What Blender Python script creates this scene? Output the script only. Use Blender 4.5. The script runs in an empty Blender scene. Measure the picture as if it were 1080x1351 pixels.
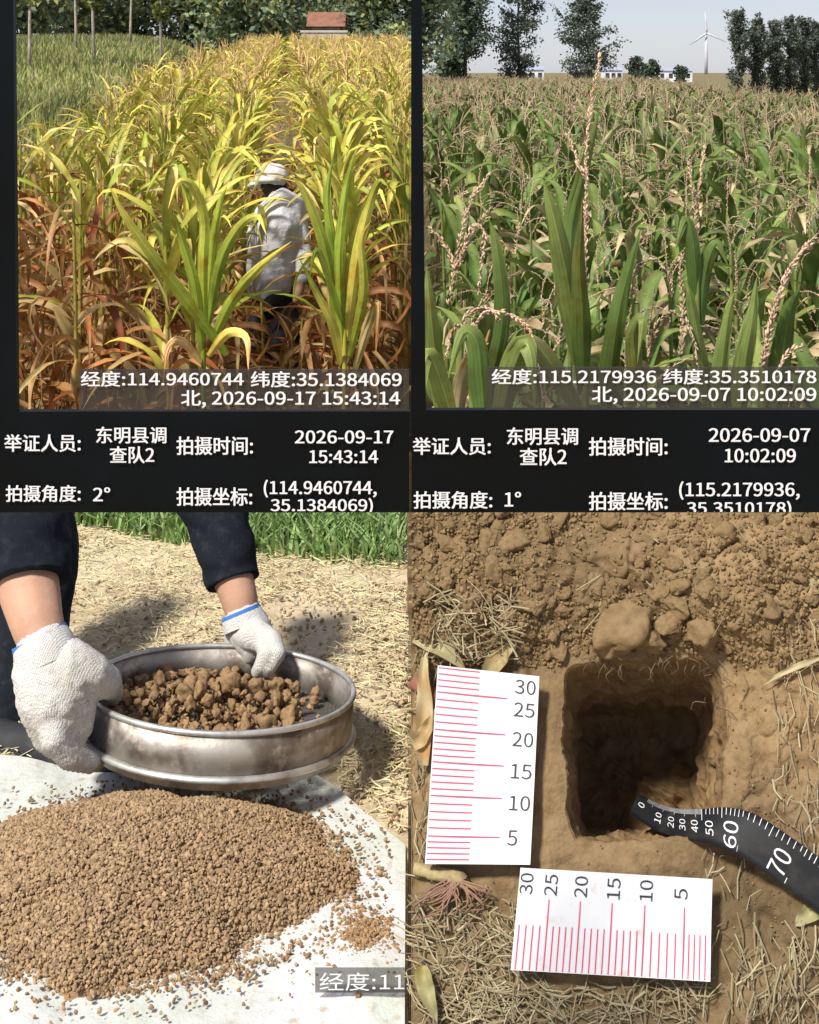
import bpy, bmesh, math, random
import numpy as np
from mathutils import Vector, Matrix

sc = bpy.context.scene
C = sc.collection

# ------------------------------------------------------------------ camera
# photo pixels (1080 x 1351); focal length 1800 px, horizon at row 95, shift lens
F, YH, ZC = 1800.0, 95.0, 0.90
cam = bpy.data.cameras.new('camera')
cam.sensor_fit = 'HORIZONTAL'; cam.sensor_width = 36.0
cam.lens = 36.0 * F / 1080.0
cam.shift_y = -(675.5 - YH) / 1080.0
cam.clip_start = 0.05; cam.clip_end = 6000
camo = bpy.data.objects.new('camera', cam); C.objects.link(camo)
camo.location = (0, 0, ZC); camo.rotation_euler = (math.radians(90), 0, 0)
sc.camera = camo

# ------------------------------------------------------------------ sky, sun, exposure
SUN_EL, SUN_AZ = math.radians(51), math.radians(223)      # azimuth clockwise from +Y
w = bpy.data.worlds.new('World'); sc.world = w; w.use_nodes = True
nt = w.node_tree
bg = nt.nodes['Background']; sky = nt.nodes.new('ShaderNodeTexSky')
sky.sky_type = 'NISHITA'; sky.sun_disc = False
sky.sun_elevation = SUN_EL; sky.sun_rotation = SUN_AZ
sky.air_density = 0.8; sky.dust_density = 0.45; sky.ozone_density = 0.8
veil = nt.nodes.new('ShaderNodeMix'); veil.data_type = 'RGBA'; veil.inputs[0].default_value = .70      # thin even high haze over the clear sky
nt.links.new(sky.outputs[0], veil.inputs[6]); veil.inputs[7].default_value = (3.1, 3.1, 3.75, 1)
nt.links.new(veil.outputs[2], bg.inputs[0]); bg.inputs[1].default_value = 0.11
sl = bpy.data.lights.new('sun', 'SUN'); sl.energy = 4.3; sl.angle = math.radians(8.0); sl.color = (1.0, 0.95, 0.86)
slo = bpy.data.objects.new('sun', sl); C.objects.link(slo)
sdir = Vector((math.sin(SUN_AZ) * math.cos(SUN_EL), math.cos(SUN_AZ) * math.cos(SUN_EL), math.sin(SUN_EL)))
slo.rotation_euler = sdir.to_track_quat('Z', 'Y').to_euler(); slo.location = (-3, -3, 6)
sc.view_settings.view_transform = 'Standard'; sc.view_settings.look = 'None'
sc.cycles.max_bounces = 5; sc.cycles.diffuse_bounces = 2; sc.cycles.glossy_bounces = 3; sc.cycles.transmission_bounces = 3; sc.cycles.transparent_max_bounces = 6
sc.view_settings.exposure = 0.64; sc.view_settings.gamma = 1.0

rng = np.random.default_rng(7); random.seed(7)

# ------------------------------------------------------------------ helpers
def P(px, py, d):
    return np.array([(px - 540) / F * d, d, ZC - (py - YH) / F * d])
def G(px, py, z=0.0):
    d = (ZC - z) * F / (py - YH)
    return P(px, py, d)
def proj(V):
    V = np.asarray(V); y = np.maximum(V[..., 1], 1e-4)
    return 540 + V[..., 0] / y * F, YH + (ZC - V[..., 2]) / y * F
def nrm(a):
    a = np.asarray(a, float); return a / np.maximum(np.linalg.norm(a, axis=-1, keepdims=True), 1e-9)
def sstep(a, b, x):
    t = np.clip((x - a) / (b - a), 0, 1); return t * t * (3 - 2 * t)

def _h(ix, iy, iz, s):
    h = (ix.astype(np.uint32) * np.uint32(374761393) + iy.astype(np.uint32) * np.uint32(668265263)
         + iz.astype(np.uint32) * np.uint32(2147483647) + np.uint32((s * 144665) & 0xffffffff))
    h = (h ^ (h >> np.uint32(13))) * np.uint32(1274126177); h = h ^ (h >> np.uint32(16))
    h = h * np.uint32(2246822519); h ^= h >> np.uint32(15)
    return h.astype(np.float64) / 4294967295.0
def vnoise(Pt, s=0):
    Pt = np.asarray(Pt, float); i = np.floor(Pt).astype(np.int64); f = Pt - i; f = f * f * (3 - 2 * f)
    x, y, z = i[..., 0], i[..., 1], i[..., 2]; r = 0
    for dx in (0, 1):
        for dy in (0, 1):
            for dz in (0, 1):
                wgt = (f[..., 0] if dx else 1 - f[..., 0]) * (f[..., 1] if dy else 1 - f[..., 1]) * (f[..., 2] if dz else 1 - f[..., 2])
                r = r + wgt * _h(x + dx, y + dy, z + dz, s)
    return r * 2 - 1
def fbm(Pt, oct=4, s=0, gain=.5):
    a, r, q = 1.0, 0, np.asarray(Pt, float)
    for k in range(oct):
        r = r + a * vnoise(q, s + k * 17); a *= gain; q = q * 2.03 + 11.3
    return r
def worley(Pt, s=0):
    Pt = np.asarray(Pt, float); i = np.floor(Pt).astype(np.int64)
    z0 = np.zeros_like(i[..., 0]); F1 = np.full(i.shape[:-1], 9.); F2 = F1.copy(); ID = F1 * 0
    for dx in (-1, 0, 1):
        for dy in (-1, 0, 1):
            cx, cy = i[..., 0] + dx, i[..., 1] + dy
            jx, jy = cx + _h(cx, cy, z0, s), cy + _h(cx, cy, z0, s + 5)
            d = np.hypot(Pt[..., 0] - jx, Pt[..., 1] - jy); idn = _h(cx, cy, z0, s + 9)
            n = d < F1
            F2 = np.where(n, F1, np.minimum(F2, d)); ID = np.where(n, idn, ID); F1 = np.where(n, d, F1)
    return F1, F2, ID

def mesh(name, V, Q, mat=None, col=None, smooth=True):
    """V (n,3); Q (m,3) or (m,4) int array or list of such arrays; col (n,3) colours"""
    me = bpy.data.meshes.new(name); V = np.asarray(V, np.float32)
    Qs = [np.asarray(q, np.int32) for q in (Q if isinstance(Q, list) else [Q]) if len(q)]
    me.vertices.add(len(V)); me.vertices.foreach_set('co', V.ravel())
    li = np.concatenate([q.ravel() for q in Qs]); tot = np.concatenate([np.full(len(q), q.shape[1], np.int32) for q in Qs])
    me.loops.add(len(li)); me.loops.foreach_set('vertex_index', li)
    me.polygons.add(len(tot)); st = np.concatenate([[0], np.cumsum(tot)[:-1]]).astype(np.int32)
    me.polygons.foreach_set('loop_start', st); me.polygons.foreach_set('loop_total', tot)
    me.polygons.foreach_set('use_smooth', np.full(len(tot), smooth, bool))
    if col is not None:
        a = me.color_attributes.new('Col', 'FLOAT_COLOR', 'POINT')
        c4 = np.ones((len(V), 4), np.float32); c4[:, :3] = col; a.data.foreach_set('color', c4.ravel())
    me.update(calc_edges=True); me.validate()
    if mat: me.materials.append(M[mat] if isinstance(mat, str) else mat)
    return me
def obj(name, me, parent=None, loc=None):
    o = bpy.data.objects.new(name, me); C.objects.link(o)
    if parent: o.parent = parent
    if loc is not None: o.location = loc
    return o
def tag(o, label=None, cat=None, group=None, kind=None):
    if label: o['label'] = label
    if cat: o['category'] = cat
    if group: o['group'] = group
    if kind: o['kind'] = kind
    return o
def empty(name, loc=(0, 0, 0), rz=0):
    o = bpy.data.objects.new(name, None); C.objects.link(o); o.location = loc; o.rotation_euler = (0, 0, rz)
    o.empty_display_size = .05; return o
class Acc:
    """collects vertices, faces (by size) and colours"""
    def __init__(s): s.V, s.F, s.K, s.n = [], {3: [], 4: []}, [], 0
    def add(s, V, Fs, col=None):
        V = np.asarray(V, float); s.V.append(V)
        for q in (Fs if isinstance(Fs, list) else [Fs]):
            q = np.asarray(q, int)
            if len(q): s.F[q.shape[1]].append(q + s.n)
        if col is not None:
            c = np.asarray(col, float); s.K.append(np.broadcast_to(c, (len(V), 3)))
        s.n += len(V)
    def mesh(s, name, mat, smooth=True):
        return mesh(name, np.concatenate(s.V), [np.concatenate(v) for v in s.F.values() if v], mat,
                    np.concatenate(s.K) if s.K else None, smooth)
def box_vf(x0, x1, y0, y1, z0, z1):
    V = np.array([[x, y, z] for x in (x0, x1) for y in (y0, y1) for z in (z0, z1)], float)
    return V, np.array([[0, 1, 3, 2], [4, 6, 7, 5], [0, 4, 5, 1], [2, 3, 7, 6], [0, 2, 6, 4], [1, 5, 7, 3]])
def hexa(front, back):
    """solid between two 4-point loops"""
    V = np.array(list(front) + list(back), float)
    return V, np.array([[0, 1, 2, 3], [7, 6, 5, 4], [0, 4, 5, 1], [1, 5, 6, 2], [2, 6, 7, 3], [3, 7, 4, 0]])
def spline(pts, n):
    p = np.asarray(pts, float); k = len(p)
    if k < 3: return p[0] + (p[-1] - p[0]) * np.linspace(0, 1, n)[:, None]
    q = np.vstack([2 * p[0] - p[1], p, 2 * p[-1] - p[-2]]); out = []
    for t in np.linspace(0, k - 1 - 1e-6, n):
        i = int(t); f = t - i; a, b, c, d = q[i], q[i + 1], q[i + 2], q[i + 3]
        out.append(.5 * (2 * b + (c - a) * f + (2 * a - 5 * b + 4 * c - d) * f * f + (3 * b - 3 * c + d - a) * f ** 3))
    return np.array(out)
def tube(path, rad, sides=6, cap=True):
    p = np.asarray(path, float); n = len(p); r = np.broadcast_to(np.asarray(rad, float), (n,))
    t = nrm(np.gradient(p, axis=0)); up = np.array([0.3, 0.2, 1.0]); 
    if abs(nrm(up) @ t[0]) > .9: up = np.array([1., 0.1, 0])
    V = []
    for i in range(n):
        a = nrm(np.cross(t[i], up)); b = np.cross(a, t[i]); up = b
        an = np.arange(sides) * 2 * math.pi / sides
        V.append(p[i] + r[i] * (np.cos(an)[:, None] * a + np.sin(an)[:, None] * b))
    V = np.concatenate(V); i, j = np.meshgrid(np.arange(n - 1), np.arange(sides), indexing='ij')
    k = (j + 1) % sides
    Q = np.stack([i * sides + j, i * sides + k, (i + 1) * sides + k, (i + 1) * sides + j], -1).reshape(-1, 4)
    Fs = [Q]
    if cap:
        V = np.vstack([V, p[0], p[-1]]); a = np.arange(sides); b = (a + 1) % sides
        Fs.append(np.stack([b, a, np.full(sides, n * sides)], -1)); o = (n - 1) * sides
        Fs.append(np.stack([o + a, o + b, np.full(sides, n * sides + 1)], -1))
    return V, Fs

# ------------------------------------------------------------------ materials
M = {}
def node(nt, t, **kw):
    n = nt.nodes.new(t)
    for k, v in kw.items():
        if k in n.inputs: n.inputs[k].default_value = v
        else: setattr(n, k, v)
    return n
def mat(name, col, rough=.7, metal=0.0, spec=.3, noise=None, bump=None, rand=0.0, attr=False, transl=0.0, alpha=None, noise2=None, coords='Object'):
    """noise=(scale, colour2, contrast lo, hi)  bump=(scale, strength, distance)"""
    m = bpy.data.materials.new(name); m.use_nodes = True; nt = m.node_tree; L = nt.links.new
    b = nt.nodes['Principled BSDF']; out = nt.nodes['Material Output']
    b.inputs['Roughness'].default_value = rough; b.inputs['Metallic'].default_value = metal
    b.inputs['Specular IOR Level'].default_value = spec
    tc = node(nt, 'ShaderNodeTexCoord')
    if attr:
        c = node(nt, 'ShaderNodeAttribute', attribute_name='Col').outputs['Color']
    else:
        r = node(nt, 'ShaderNodeRGB'); r.outputs[0].default_value = (*col, 1); c = r.outputs[0]
    for nz in (noise, noise2):
        if not nz: continue
        t = node(nt, 'ShaderNodeTexNoise', Scale=nz[0], Detail=5.0, Roughness=.6); L(tc.outputs[coords], t.inputs['Vector'])
        mr = node(nt, 'ShaderNodeMapRange'); mr.inputs[1].default_value = nz[2]; mr.inputs[2].default_value = nz[3]; L(t.outputs[0], mr.inputs[0])
        mx = node(nt, 'ShaderNodeMix', data_type='RGBA'); L(mr.outputs[0], mx.inputs[0]); L(c, mx.inputs[6])
        if attr:
            mx.blend_type = 'MULTIPLY'
        mx.inputs[7].default_value = (*nz[1], 1); c = mx.outputs[2]
    if rand:
        oi = node(nt, 'ShaderNodeObjectInfo'); hs = node(nt, 'ShaderNodeHueSaturation')
        mr = node(nt, 'ShaderNodeMapRange'); mr.inputs[3].default_value = 1 - rand; mr.inputs[4].default_value = 1 + rand
        L(oi.outputs['Random'], mr.inputs[0]); L(mr.outputs[0], hs.inputs['Value'])
        mr2 = node(nt, 'ShaderNodeMapRange'); mr2.inputs[3].default_value = .5 + rand * .06; mr2.inputs[4].default_value = .5 - rand * .06
        L(oi.outputs['Random'], mr2.inputs[0]); L(mr2.outputs[0], hs.inputs['Hue']); L(c, hs.inputs['Color']); c = hs.outputs[0]
    L(c, b.inputs['Base Color'])
    if bump:
        bs = bump if isinstance(bump, list) else [bump]; prev = None
        for (s_, st, dist) in bs:
            t = node(nt, 'ShaderNodeTexNoise', Scale=s_, Detail=6.0, Roughness=.65); L(tc.outputs[coords], t.inputs['Vector'])
            bp = node(nt, 'ShaderNodeBump', Strength=st, Distance=dist); L(t.outputs[0], bp.inputs['Height'])
            if prev: L(prev, bp.inputs['Normal'])
            prev = bp.outputs[0]
        L(prev, b.inputs['Normal'])
    last = b.outputs[0]
    if transl:
        t = node(nt, 'ShaderNodeBsdfTranslucent'); L(c, t.inputs[0]); ms = node(nt, 'ShaderNodeMixShader'); ms.inputs[0].default_value = transl
        L(last, ms.inputs[1]); L(t.outputs[0], ms.inputs[2]); last = ms.outputs[0]
    if alpha is not None:
        t = node(nt, 'ShaderNodeBsdfTransparent'); ms = node(nt, 'ShaderNodeMixShader'); ms.inputs[0].default_value = alpha
        L(t.outputs[0], ms.inputs[1]); L(last, ms.inputs[2]); last = ms.outputs[0]
    L(last, out.inputs[0]); M[name] = m; return m

mat('leaf', None, rough=.5, spec=.35, attr=True, transl=.25, rand=.2, noise=(14, (.62, .60, .5), .42, .75), noise2=(9, (.95, .62, .36), .56, .70), bump=(60, .25, .002))
mat('foliage_far', None, rough=.6, spec=.2, attr=True, transl=.3)
mat('grass_mat', None, rough=.55, spec=.3, attr=True, transl=.3)
mat('bark', (.16, .13, .10), rough=.9, noise=(9, (.07, .055, .045), .4, .6), bump=(30, .6, .02))
mat('pale_bark', (.40, .36, .29), rough=.9, noise=(9, (.25, .22, .17), .4, .6))
mat('field_soil', (.20, .165, .075), rough=.95, noise=(3, (.13, .105, .05), .4, .6), bump=(12, .8, .05))
mat('straw_soil', (.52, .43, .285), rough=.95, noise=(5, (.40, .31, .19), .42, .62), noise2=(60, (.58, .50, .32), .5, .68), bump=[(40, .7, .012), (180, .6, .004)])
mat('straw', None, rough=.6, spec=.3, attr=True)
mat('bank_soil', None, rough=.95, spec=.15, attr=True, noise=(55, (.70, .66, .60), .45, .7), bump=[(90, .55, .006), (320, .5, .002)])
mat('clod_soil', (.205, .141, .074), rough=.97, spec=.1, rand=.07, noise=(2.2, (.150, .10, .048), .42, .65), bump=[(3, .5, .0025), (11, .6, .0012)])
mat('sieve_clod', (.30, .192, .10), rough=.95, spec=.15, rand=.14, noise=(2.2, (.20, .122, .062), .42, .65), bump=[(3, .5, .0025), (11, .6, .0012)])
mat('granule', None, rough=.9, spec=.2, attr=True, bump=(400, .5, .001))
mat('cloth', (.51, .52, .515), rough=.8, spec=.25, noise=(6, (.44, .47, .415), .42, .62), noise2=(70, (.38, .33, .26), .56, .72), bump=[(14, .5, .012), (300, .5, .0012)])
mat('steel', (.42, .39, .35), rough=.52, metal=.6, spec=.4, noise=(14, (.17, .14, .115), .44, .60), noise2=(42, (.55, .50, .43), .56, .70), bump=[(22, .25, .006), (200, .2, .001)])
mat('steel_rim', (.60, .60, .58), rough=.42, metal=.75, noise=(30, (.36, .33, .30), .48, .66))
mat('wire_mesh', (.12, .11, .10), rough=.5, metal=.6)
mat('glove', (.57, .56, .54), rough=.95, spec=.1, noise=(9, (.50, .475, .43), .44, .64), noise2=(60, (.36, .29, .21), .63, .78), bump=[(420, .7, .0014), (60, .35, .004)])
def knit_bump(m):
    nt = m.node_tree; b = nt.nodes['Principled BSDF']; prev = b.inputs['Normal'].links[0].from_socket; tc = node(nt, 'ShaderNodeTexCoord'); h = None
    for rot in ((0, 0, .5), (0, .9, 1.9)):
        mp = node(nt, 'ShaderNodeMapping'); mp.inputs['Rotation'].default_value = rot; nt.links.new(tc.outputs['Object'], mp.inputs[0])
        wv = node(nt, 'ShaderNodeTexWave', Scale=150.0, Distortion=3.5); wv.inputs['Detail Scale'].default_value = 3.0; nt.links.new(mp.outputs[0], wv.inputs['Vector'])
        if h is None: h = wv.outputs['Fac']
        else:
            mm = node(nt, 'ShaderNodeMath', operation='MULTIPLY'); nt.links.new(h, mm.inputs[0]); nt.links.new(wv.outputs['Fac'], mm.inputs[1]); h = mm.outputs[0]
    bp = node(nt, 'ShaderNodeBump', Strength=.6, Distance=.0016); nt.links.new(h, bp.inputs['Height']); nt.links.new(prev, bp.inputs['Normal']); nt.links.new(bp.outputs[0], b.inputs['Normal'])
knit_bump(M['glove'])
mat('cuff_blue', (.05, .16, .45), rough=.9)
mat('skin', (.43, .25, .17), rough=.6, spec=.3, noise=(14, (.39, .21, .14), .4, .65), noise2=(90, (.44, .262, .182), .5, .7), bump=[(120, .35, .002), (500, .4, .0006)])
mat('navy', (.010, .012, .017), rough=.95, spec=.08, noise=(70, (.022, .025, .032), .5, .75), bump=[(8, .35, .02), (500, .4, .0008)])
mat('shoe', (.025, .026, .028), rough=.6, noise=(20, (.06, .05, .04), .55, .75))
mat('shirt', (.60, .60, .65), rough=.9, spec=.15, noise=(5, (.50, .51, .57), .4, .65), bump=[(9, .5, .03), (40, .4, .008)])
mat('cap', (.50, .48, .47), rough=.9, noise=(8, (.48, .46, .45), .4, .7))
mat('trouser', (.02, .02, .024), rough=.9)
mat('hair', (.012, .010, .009), rough=.6)
mat('screen_black', (.002, .0026, .0034), rough=.45, spec=.10, noise=(5, (.003, .006, .009), .4, .7))
mat('print_white', (.66, .66, .69), rough=.6)
mat('plate_smoke', (.045, .04, .035), rough=.4, alpha=.50)
mat('ruler_white', (.60, .62, .655), rough=.45, spec=.4, noise=(9, (.55, .57, .60), .4, .65), noise2=(45, (.46, .40, .31), .60, .76))
mat('ruler_red', (.62, .03, .10), rough=.5)
mat('ruler_black', (.03, .03, .035), rough=.5)
mat('tape_black', (.010, .011, .013), rough=.6, spec=.25, noise=(40, (.03, .027, .024), .5, .75))
mat('handle_red', (.22, .085, .06), rough=.5, noise=(20, (.20, .08, .06), .4, .6))
mat('root', (.20, .10, .085), rough=.8, noise=(60, (.24, .16, .09), .4, .6))
mat('stub', (.34, .28, .14), rough=.75, noise=(40, (.20, .13, .07), .42, .6), bump=(90, .6, .003))
mat('brick_wall', (.35, .27, .21), rough=.9, noise=(2, (.28, .2, .16), .4, .6))
mat('roof_tile', (.26, .12, .08), rough=.9, noise=(3, (.18, .09, .06), .4, .6))
mat('plaster', (.55, .50, .45), rough=.9, noise=(1, (.45, .41, .37), .4, .6))
mat('far_white', (.72, .73, .76), rough=.7, noise=(.3, (.62, .63, .68), .4, .6))
mat('far_roof', (.30, .33, .42), rough=.7)
mat('turbine_paint', (.50, .51, .57), rough=.8)
mat('dark_pane', (.04, .045, .05), rough=.2)

# ------------------------------------------------------------------ terrain
SEAM = 0.0047                       # the line x = SEAM*y parts the two fields
ROWD = -0.09                        # left field's rows run along (ROWD, 1)
Z0 = -1.37
def terr(x, y):
    x = np.asarray(x, float); y = np.asarray(y, float)
    rise = .034 * np.clip(y - 4, 0, 60)
    left = sstep(0, .35, SEAM * y - x)
    z = Z0 + rise * left
    c = x - ROWD * y                # grassy rise left of the corn
    hump = sstep(-1.7, -4.5, c) * sstep(10, 48, y) * sstep(110, 80, y)
    return z + hump * (1.55 + .2 * np.sin(x * .35 + y * .12))
ys = np.concatenate([np.linspace(-40, 2, 8), np.linspace(3, 90, 110), np.geomspace(95, 5000, 24)])
xs = np.concatenate([-np.geomspace(4000, 32, 14), np.linspace(-30, 2, 110), np.linspace(3, 30, 12), np.geomspace(34, 4000, 14)])
X, Y = np.meshgrid(xs, ys, indexing='ij'); Z = terr(X, Y)
def gridq(a, b):
    i, j = np.meshgrid(np.arange(a - 1), np.arange(b - 1), indexing='ij')
    return np.stack([i * b + j, (i + 1) * b + j, (i + 1) * b + j + 1, i * b + j + 1], -1).reshape(-1, 4)
tag(obj('field_ground', mesh('field_ground', np.stack([X, Y, Z], -1).reshape(-1, 3), gridq(*X.shape), 'field_soil')), kind='structure')

# work terrace: fine patch in view, plain sheets round it, earth skirt down to the field
A = Acc()
xs, ys = np.linspace(-1.15, -0.001, 210), np.linspace(1.15, 3.4, 300)
X, Y = np.meshgrid(xs, ys, indexing='ij'); pt = np.stack([X, Y, X * 0], -1)
Zg = .006 * fbm(pt * 7, 3, 3) + .0035 * fbm(pt * 34, 3, 9) + .02 * sstep(2.2, 3.0, Y) * fbm(pt * 2.2, 2, 5)
edge = np.minimum(np.minimum(sstep(-1.15, -1.05, X), sstep(1.15, 1.25, Y)), sstep(3.4, 3.3, Y))
A.add(np.stack([X, Y, Zg * edge], -1).reshape(-1, 3), gridq(*X.shape))
for (x0, x1, y0, y1) in ((-4, -1.15, -4, 3.4), (-1.15, -.001, -4, 1.15), (-.001, 4, -4, 1.15)):
    A.add([[x0, y0, 0], [x1, y0, 0], [x1, y1, 0], [x0, y1, 0]], np.array([[0, 1, 2, 3]]))
for a, b in (((-4, 3.4), (-.001, 3.4)), ((-.001, 3.4), (-.001, 1.15)), ((-.001, 1.15), (4, 1.15)), ((-4, -4), (-4, 3.4)), ((4, 1.15), (4, -4))):
    A.add([[*a, 0], [*b, 0], [*b, -1.6], [*a, -1.6]], np.array([[0, 1, 2, 3]]))
tag(obj('terrace_ground', A.mesh('terrace_ground', 'straw_soil')), kind='structure')

# ------------------------------------------------------------------ soil bank with the dug pit (faces the camera)
VP = np.array([260 / F, 1.0, -985 / F]); NB = -nrm(VP)               # face normal, towards the camera
c0 = 1.765
def Sdepth(px, py, h=0.0):
    r = np.stack([(np.asarray(px, float) - 540) / F, np.ones_like(np.asarray(px, float)), -(np.asarray(py, float) - YH) / F], -1)
    k = (c0 - h * np.linalg.norm(VP)) / (r @ VP)
    return r * k[..., None] + np.array([0, 0, ZC])
def S(px, py, h=0.0): return Sdepth(np.array(px, float), np.array(py, float), h)
BU = nrm(S(900, 1000) - S(800, 1000)); BV = np.cross(NB, BU); BO = S(810, 1013)
def bank_uv(p): q = np.asarray(p) - BO; return np.stack([q @ BU, q @ BV], -1)

def bank_h(px, py, uv):
    """relief of the bank's face (metres, towards the camera)"""
    q = np.concatenate([uv, np.zeros(uv.shape[:-1] + (1,))], -1)
    top = sstep(880, 800, py + 25 * vnoise(q * 18, 3)) 
    h = .004 * fbm(q * 14, 4, 21) + .0014 * fbm(q * 90, 3, 31)
    wq = uv + .012 * np.stack([vnoise(q * 22, 41), vnoise(q * 22, 42)], -1)
    f1, f2, i1 = worley(wq * 34, 3); g1, g2, j1 = worley(wq * 75 + 4.3, 8)
    clump = sstep(.02, .28, f2 - f1) * (.35 + .65 * i1); fine = sstep(.02, .3, g2 - g1) * (.3 + .7 * j1)
    smoothlump = np.exp(-(((px - 800) / 150) ** 2 + ((py - 745) / 62) ** 2)) + np.exp(-(((px - 965) / 55) ** 2 + ((py - 770) / 80) ** 2))
    smoothlump = np.clip(smoothlump, 0, 1)
    rough = top * (1 - .72 * smoothlump)
    rnd = np.sqrt(np.clip(1 - (f1 / .75) ** 2, 0, 1)); rnf = np.sqrt(np.clip(1 - (g1 / .75) ** 2, 0, 1))
    h = h + rough * (.012 * rnd * (.3 + .7 * i1) + .007 * rnf * (.3 + .7 * j1) + .006 * fbm(q * 60, 3, 57)) + top * (.016 + .022 * smoothlump + .016 * fbm(q * 7, 3, 51))
    k1, k2, _k = worley((uv + .02 * np.stack([fbm(q * 14, 3, 43), fbm(q * 14, 3, 44)], -1)) * 17, 12)
    h = h - top * smoothlump * .007 * sstep(.07, .0, k2 - k1) + top * smoothlump * .004 * fbm(q * 30, 4, 58)
    right = sstep(955, 985, px) * (1 - top)
    h = h + right * (.006 + .004 * rnf * j1 + .012 * fbm(q * 16, 4, 61))
    low = sstep(1110, 1150, py)
    h = h + low * .003 * fbm(q * 40, 3, 71)
    return h

def poly_radius(poly, c, th):
    """radius of a polygon from centre c at angles th"""
    p = np.asarray(poly, float) - c; R = np.full(len(th), 0.0); D = np.stack([np.cos(th), np.sin(th)], -1)
    for a, b in zip(p, np.roll(p, -1, 0)):
        e = b - a; den = D[:, 0] * e[1] - D[:, 1] * e[0]; den = np.where(abs(den) < 1e-9, 1e-9, den)
        t = (a[0] * e[1] - a[1] * e[0]) / den; s = (a[0] * D[:, 1] - a[1] * D[:, 0]) / den
        ok = (t > 0) & (s >= -1e-6) & (s <= 1 + 1e-6); R = np.where(ok & (t > R), t, R)
    return R
NA = 600
hc = np.array([848., 990.])
rect = [(541.3, 606), (1190, 606), (1190, 1420), (541.3, 1420)]
th = np.linspace(0, 2 * math.pi, NA, endpoint=False)
cang = np.array([math.atan2(y - hc[1], x - hc[0]) % (2 * math.pi) for x, y in rect])
for a in cang: th[np.argmin(abs(th - a))] = a
open_poly = [(744, 930), (748, 886), (762, 876), (830, 870), (920, 868), (944, 874), (954, 900), (956, 985), (950, 1060), (944, 1092), (930, 1103), (860, 1108), (790, 1109), (760, 1105), (750, 1090), (745, 990)]
op = poly_radius(open_poly, hc, th)
for _ in range(10): op = (np.roll(op, 1) + op * 2 + np.roll(op, -1)) / 4
opx = np.stack([hc[0] + op * np.cos(th), hc[1] + op * np.sin(th)], -1)
op = op + 4.0 * np.array([fbm(np.array([math.cos(t) * 6, math.sin(t) * 6, 7.]), 4, 33, .5) for t in th])
opx = np.stack([hc[0] + op * np.cos(th), hc[1] + op * np.sin(th)], -1)
ro = poly_radius(rect, hc, th)
opx_o = np.stack([hc[0] + ro * np.cos(th), hc[1] + ro * np.sin(th)], -1)
DEPTH = .20
rings, cols = [], []
NR = 200
for k in range(NR + 1):                       # outside in
    t = 1 - k / NR; t = t ** 1.15
    q = opx + (opx_o - opx) * t
    b0 = S(q[:, 0], q[:, 1]); uv = bank_uv(b0); h = bank_h(q[:, 0], q[:, 1], uv)
    lip = sstep(.0, .10, t); h = h * (.3 + .7 * lip) - .003 * (1 - sstep(0, .012, t))
    if k == 0: h = h * 0
    rings.append(b0 + NB * h[:, None])
    n1 = fbm(np.concatenate([uv * 9, uv[:, :1] * 0], -1), 4, 81)
    base = np.array([.222, .152, .080])[None] * (1 + .25 * n1[:, None])
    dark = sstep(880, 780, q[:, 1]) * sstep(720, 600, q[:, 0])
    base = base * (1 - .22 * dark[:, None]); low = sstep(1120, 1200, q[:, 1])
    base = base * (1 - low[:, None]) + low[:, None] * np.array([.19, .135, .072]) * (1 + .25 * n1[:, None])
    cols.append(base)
fc = np.array([838., 1022.])
floor_poly = [(762, 950), (780, 940), (880, 940), (912, 948), (918, 1020), (914, 1088), (895, 1097), (800, 1098), (768, 1092), (760, 1030)]
fr = poly_radius(floor_poly, fc, th)
for _ in range(40): fr = (np.roll(fr, 1) + fr * 2 + np.roll(fr, -1)) / 4
fpx = np.stack([fc[0] + fr * np.cos(th), fc[1] + fr * np.sin(th)], -1)
fl = S(fpx[:, 0], fpx[:, 1], -DEPTH)
tope = rings[-1]; NW = 90
for k in range(1, NW + 1):
    t = k / NW; p = tope + (fl - tope) * t
    uv = bank_uv(p); nz = np.stack([uv[:, 0] * 26, uv[:, 1] * 26, np.full(NA, t * 10)], -1)
    cdir = nrm(np.stack([np.cos(th), np.sin(th)], -1)); out3 = cdir[:, :1] * BU - cdir[:, 1:] * BV
    scr = np.stack([th * 14, np.full(NA, t * 3.2), th * 0], -1)
    amp = .008 * fbm(nz * .7, 4, 91, .6) + .003 * fbm(nz * 3, 4, 92) + .003 * np.abs(vnoise(np.stack([th * 5, np.full(NA, t * 9), th * 0], -1), 94))
    rings.append(p + out3 * (amp * min(1, 6 * t))[:, None])
    n1 = fbm(nz * .5, 3, 99); cols.append(np.array([.22, .142, .070])[None] * (1 + .22 * n1[:, None]))
for k in range(1, 21):
    t = k / 21; cen = S(*fc, -DEPTH - .005); p = fl + (cen - fl) * t; uv = bank_uv(p)
    q = np.concatenate([uv, uv[:, :1] * 0], -1)
    rings.append(p + NB * (.018 * fbm(q * 26, 5, 111, .6) * min(1, 4 * t))[:, None]); cols.append(np.broadcast_to(np.array([.21, .135, .066]), (NA, 3)) * (1 + .2 * fbm(q * 30, 3, 5)[:, None]))
back = rings[0] - NB * .85
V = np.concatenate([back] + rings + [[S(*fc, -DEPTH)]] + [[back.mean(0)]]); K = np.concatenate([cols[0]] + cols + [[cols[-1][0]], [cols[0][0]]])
nr = len(rings) + 1
i, j = np.meshgrid(np.arange(nr - 1), np.arange(NA), indexing='ij'); k = (j + 1) % NA
Q = np.stack([i * NA + j, i * NA + k, (i + 1) * NA + k, (i + 1) * NA + j], -1).reshape(-1, 4)[:, ::-1]
a = np.arange(NA); b = (a + 1) % NA
T1 = np.stack([(nr - 1) * NA + b, (nr - 1) * NA + a, np.full(NA, nr * NA)], -1)
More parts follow.
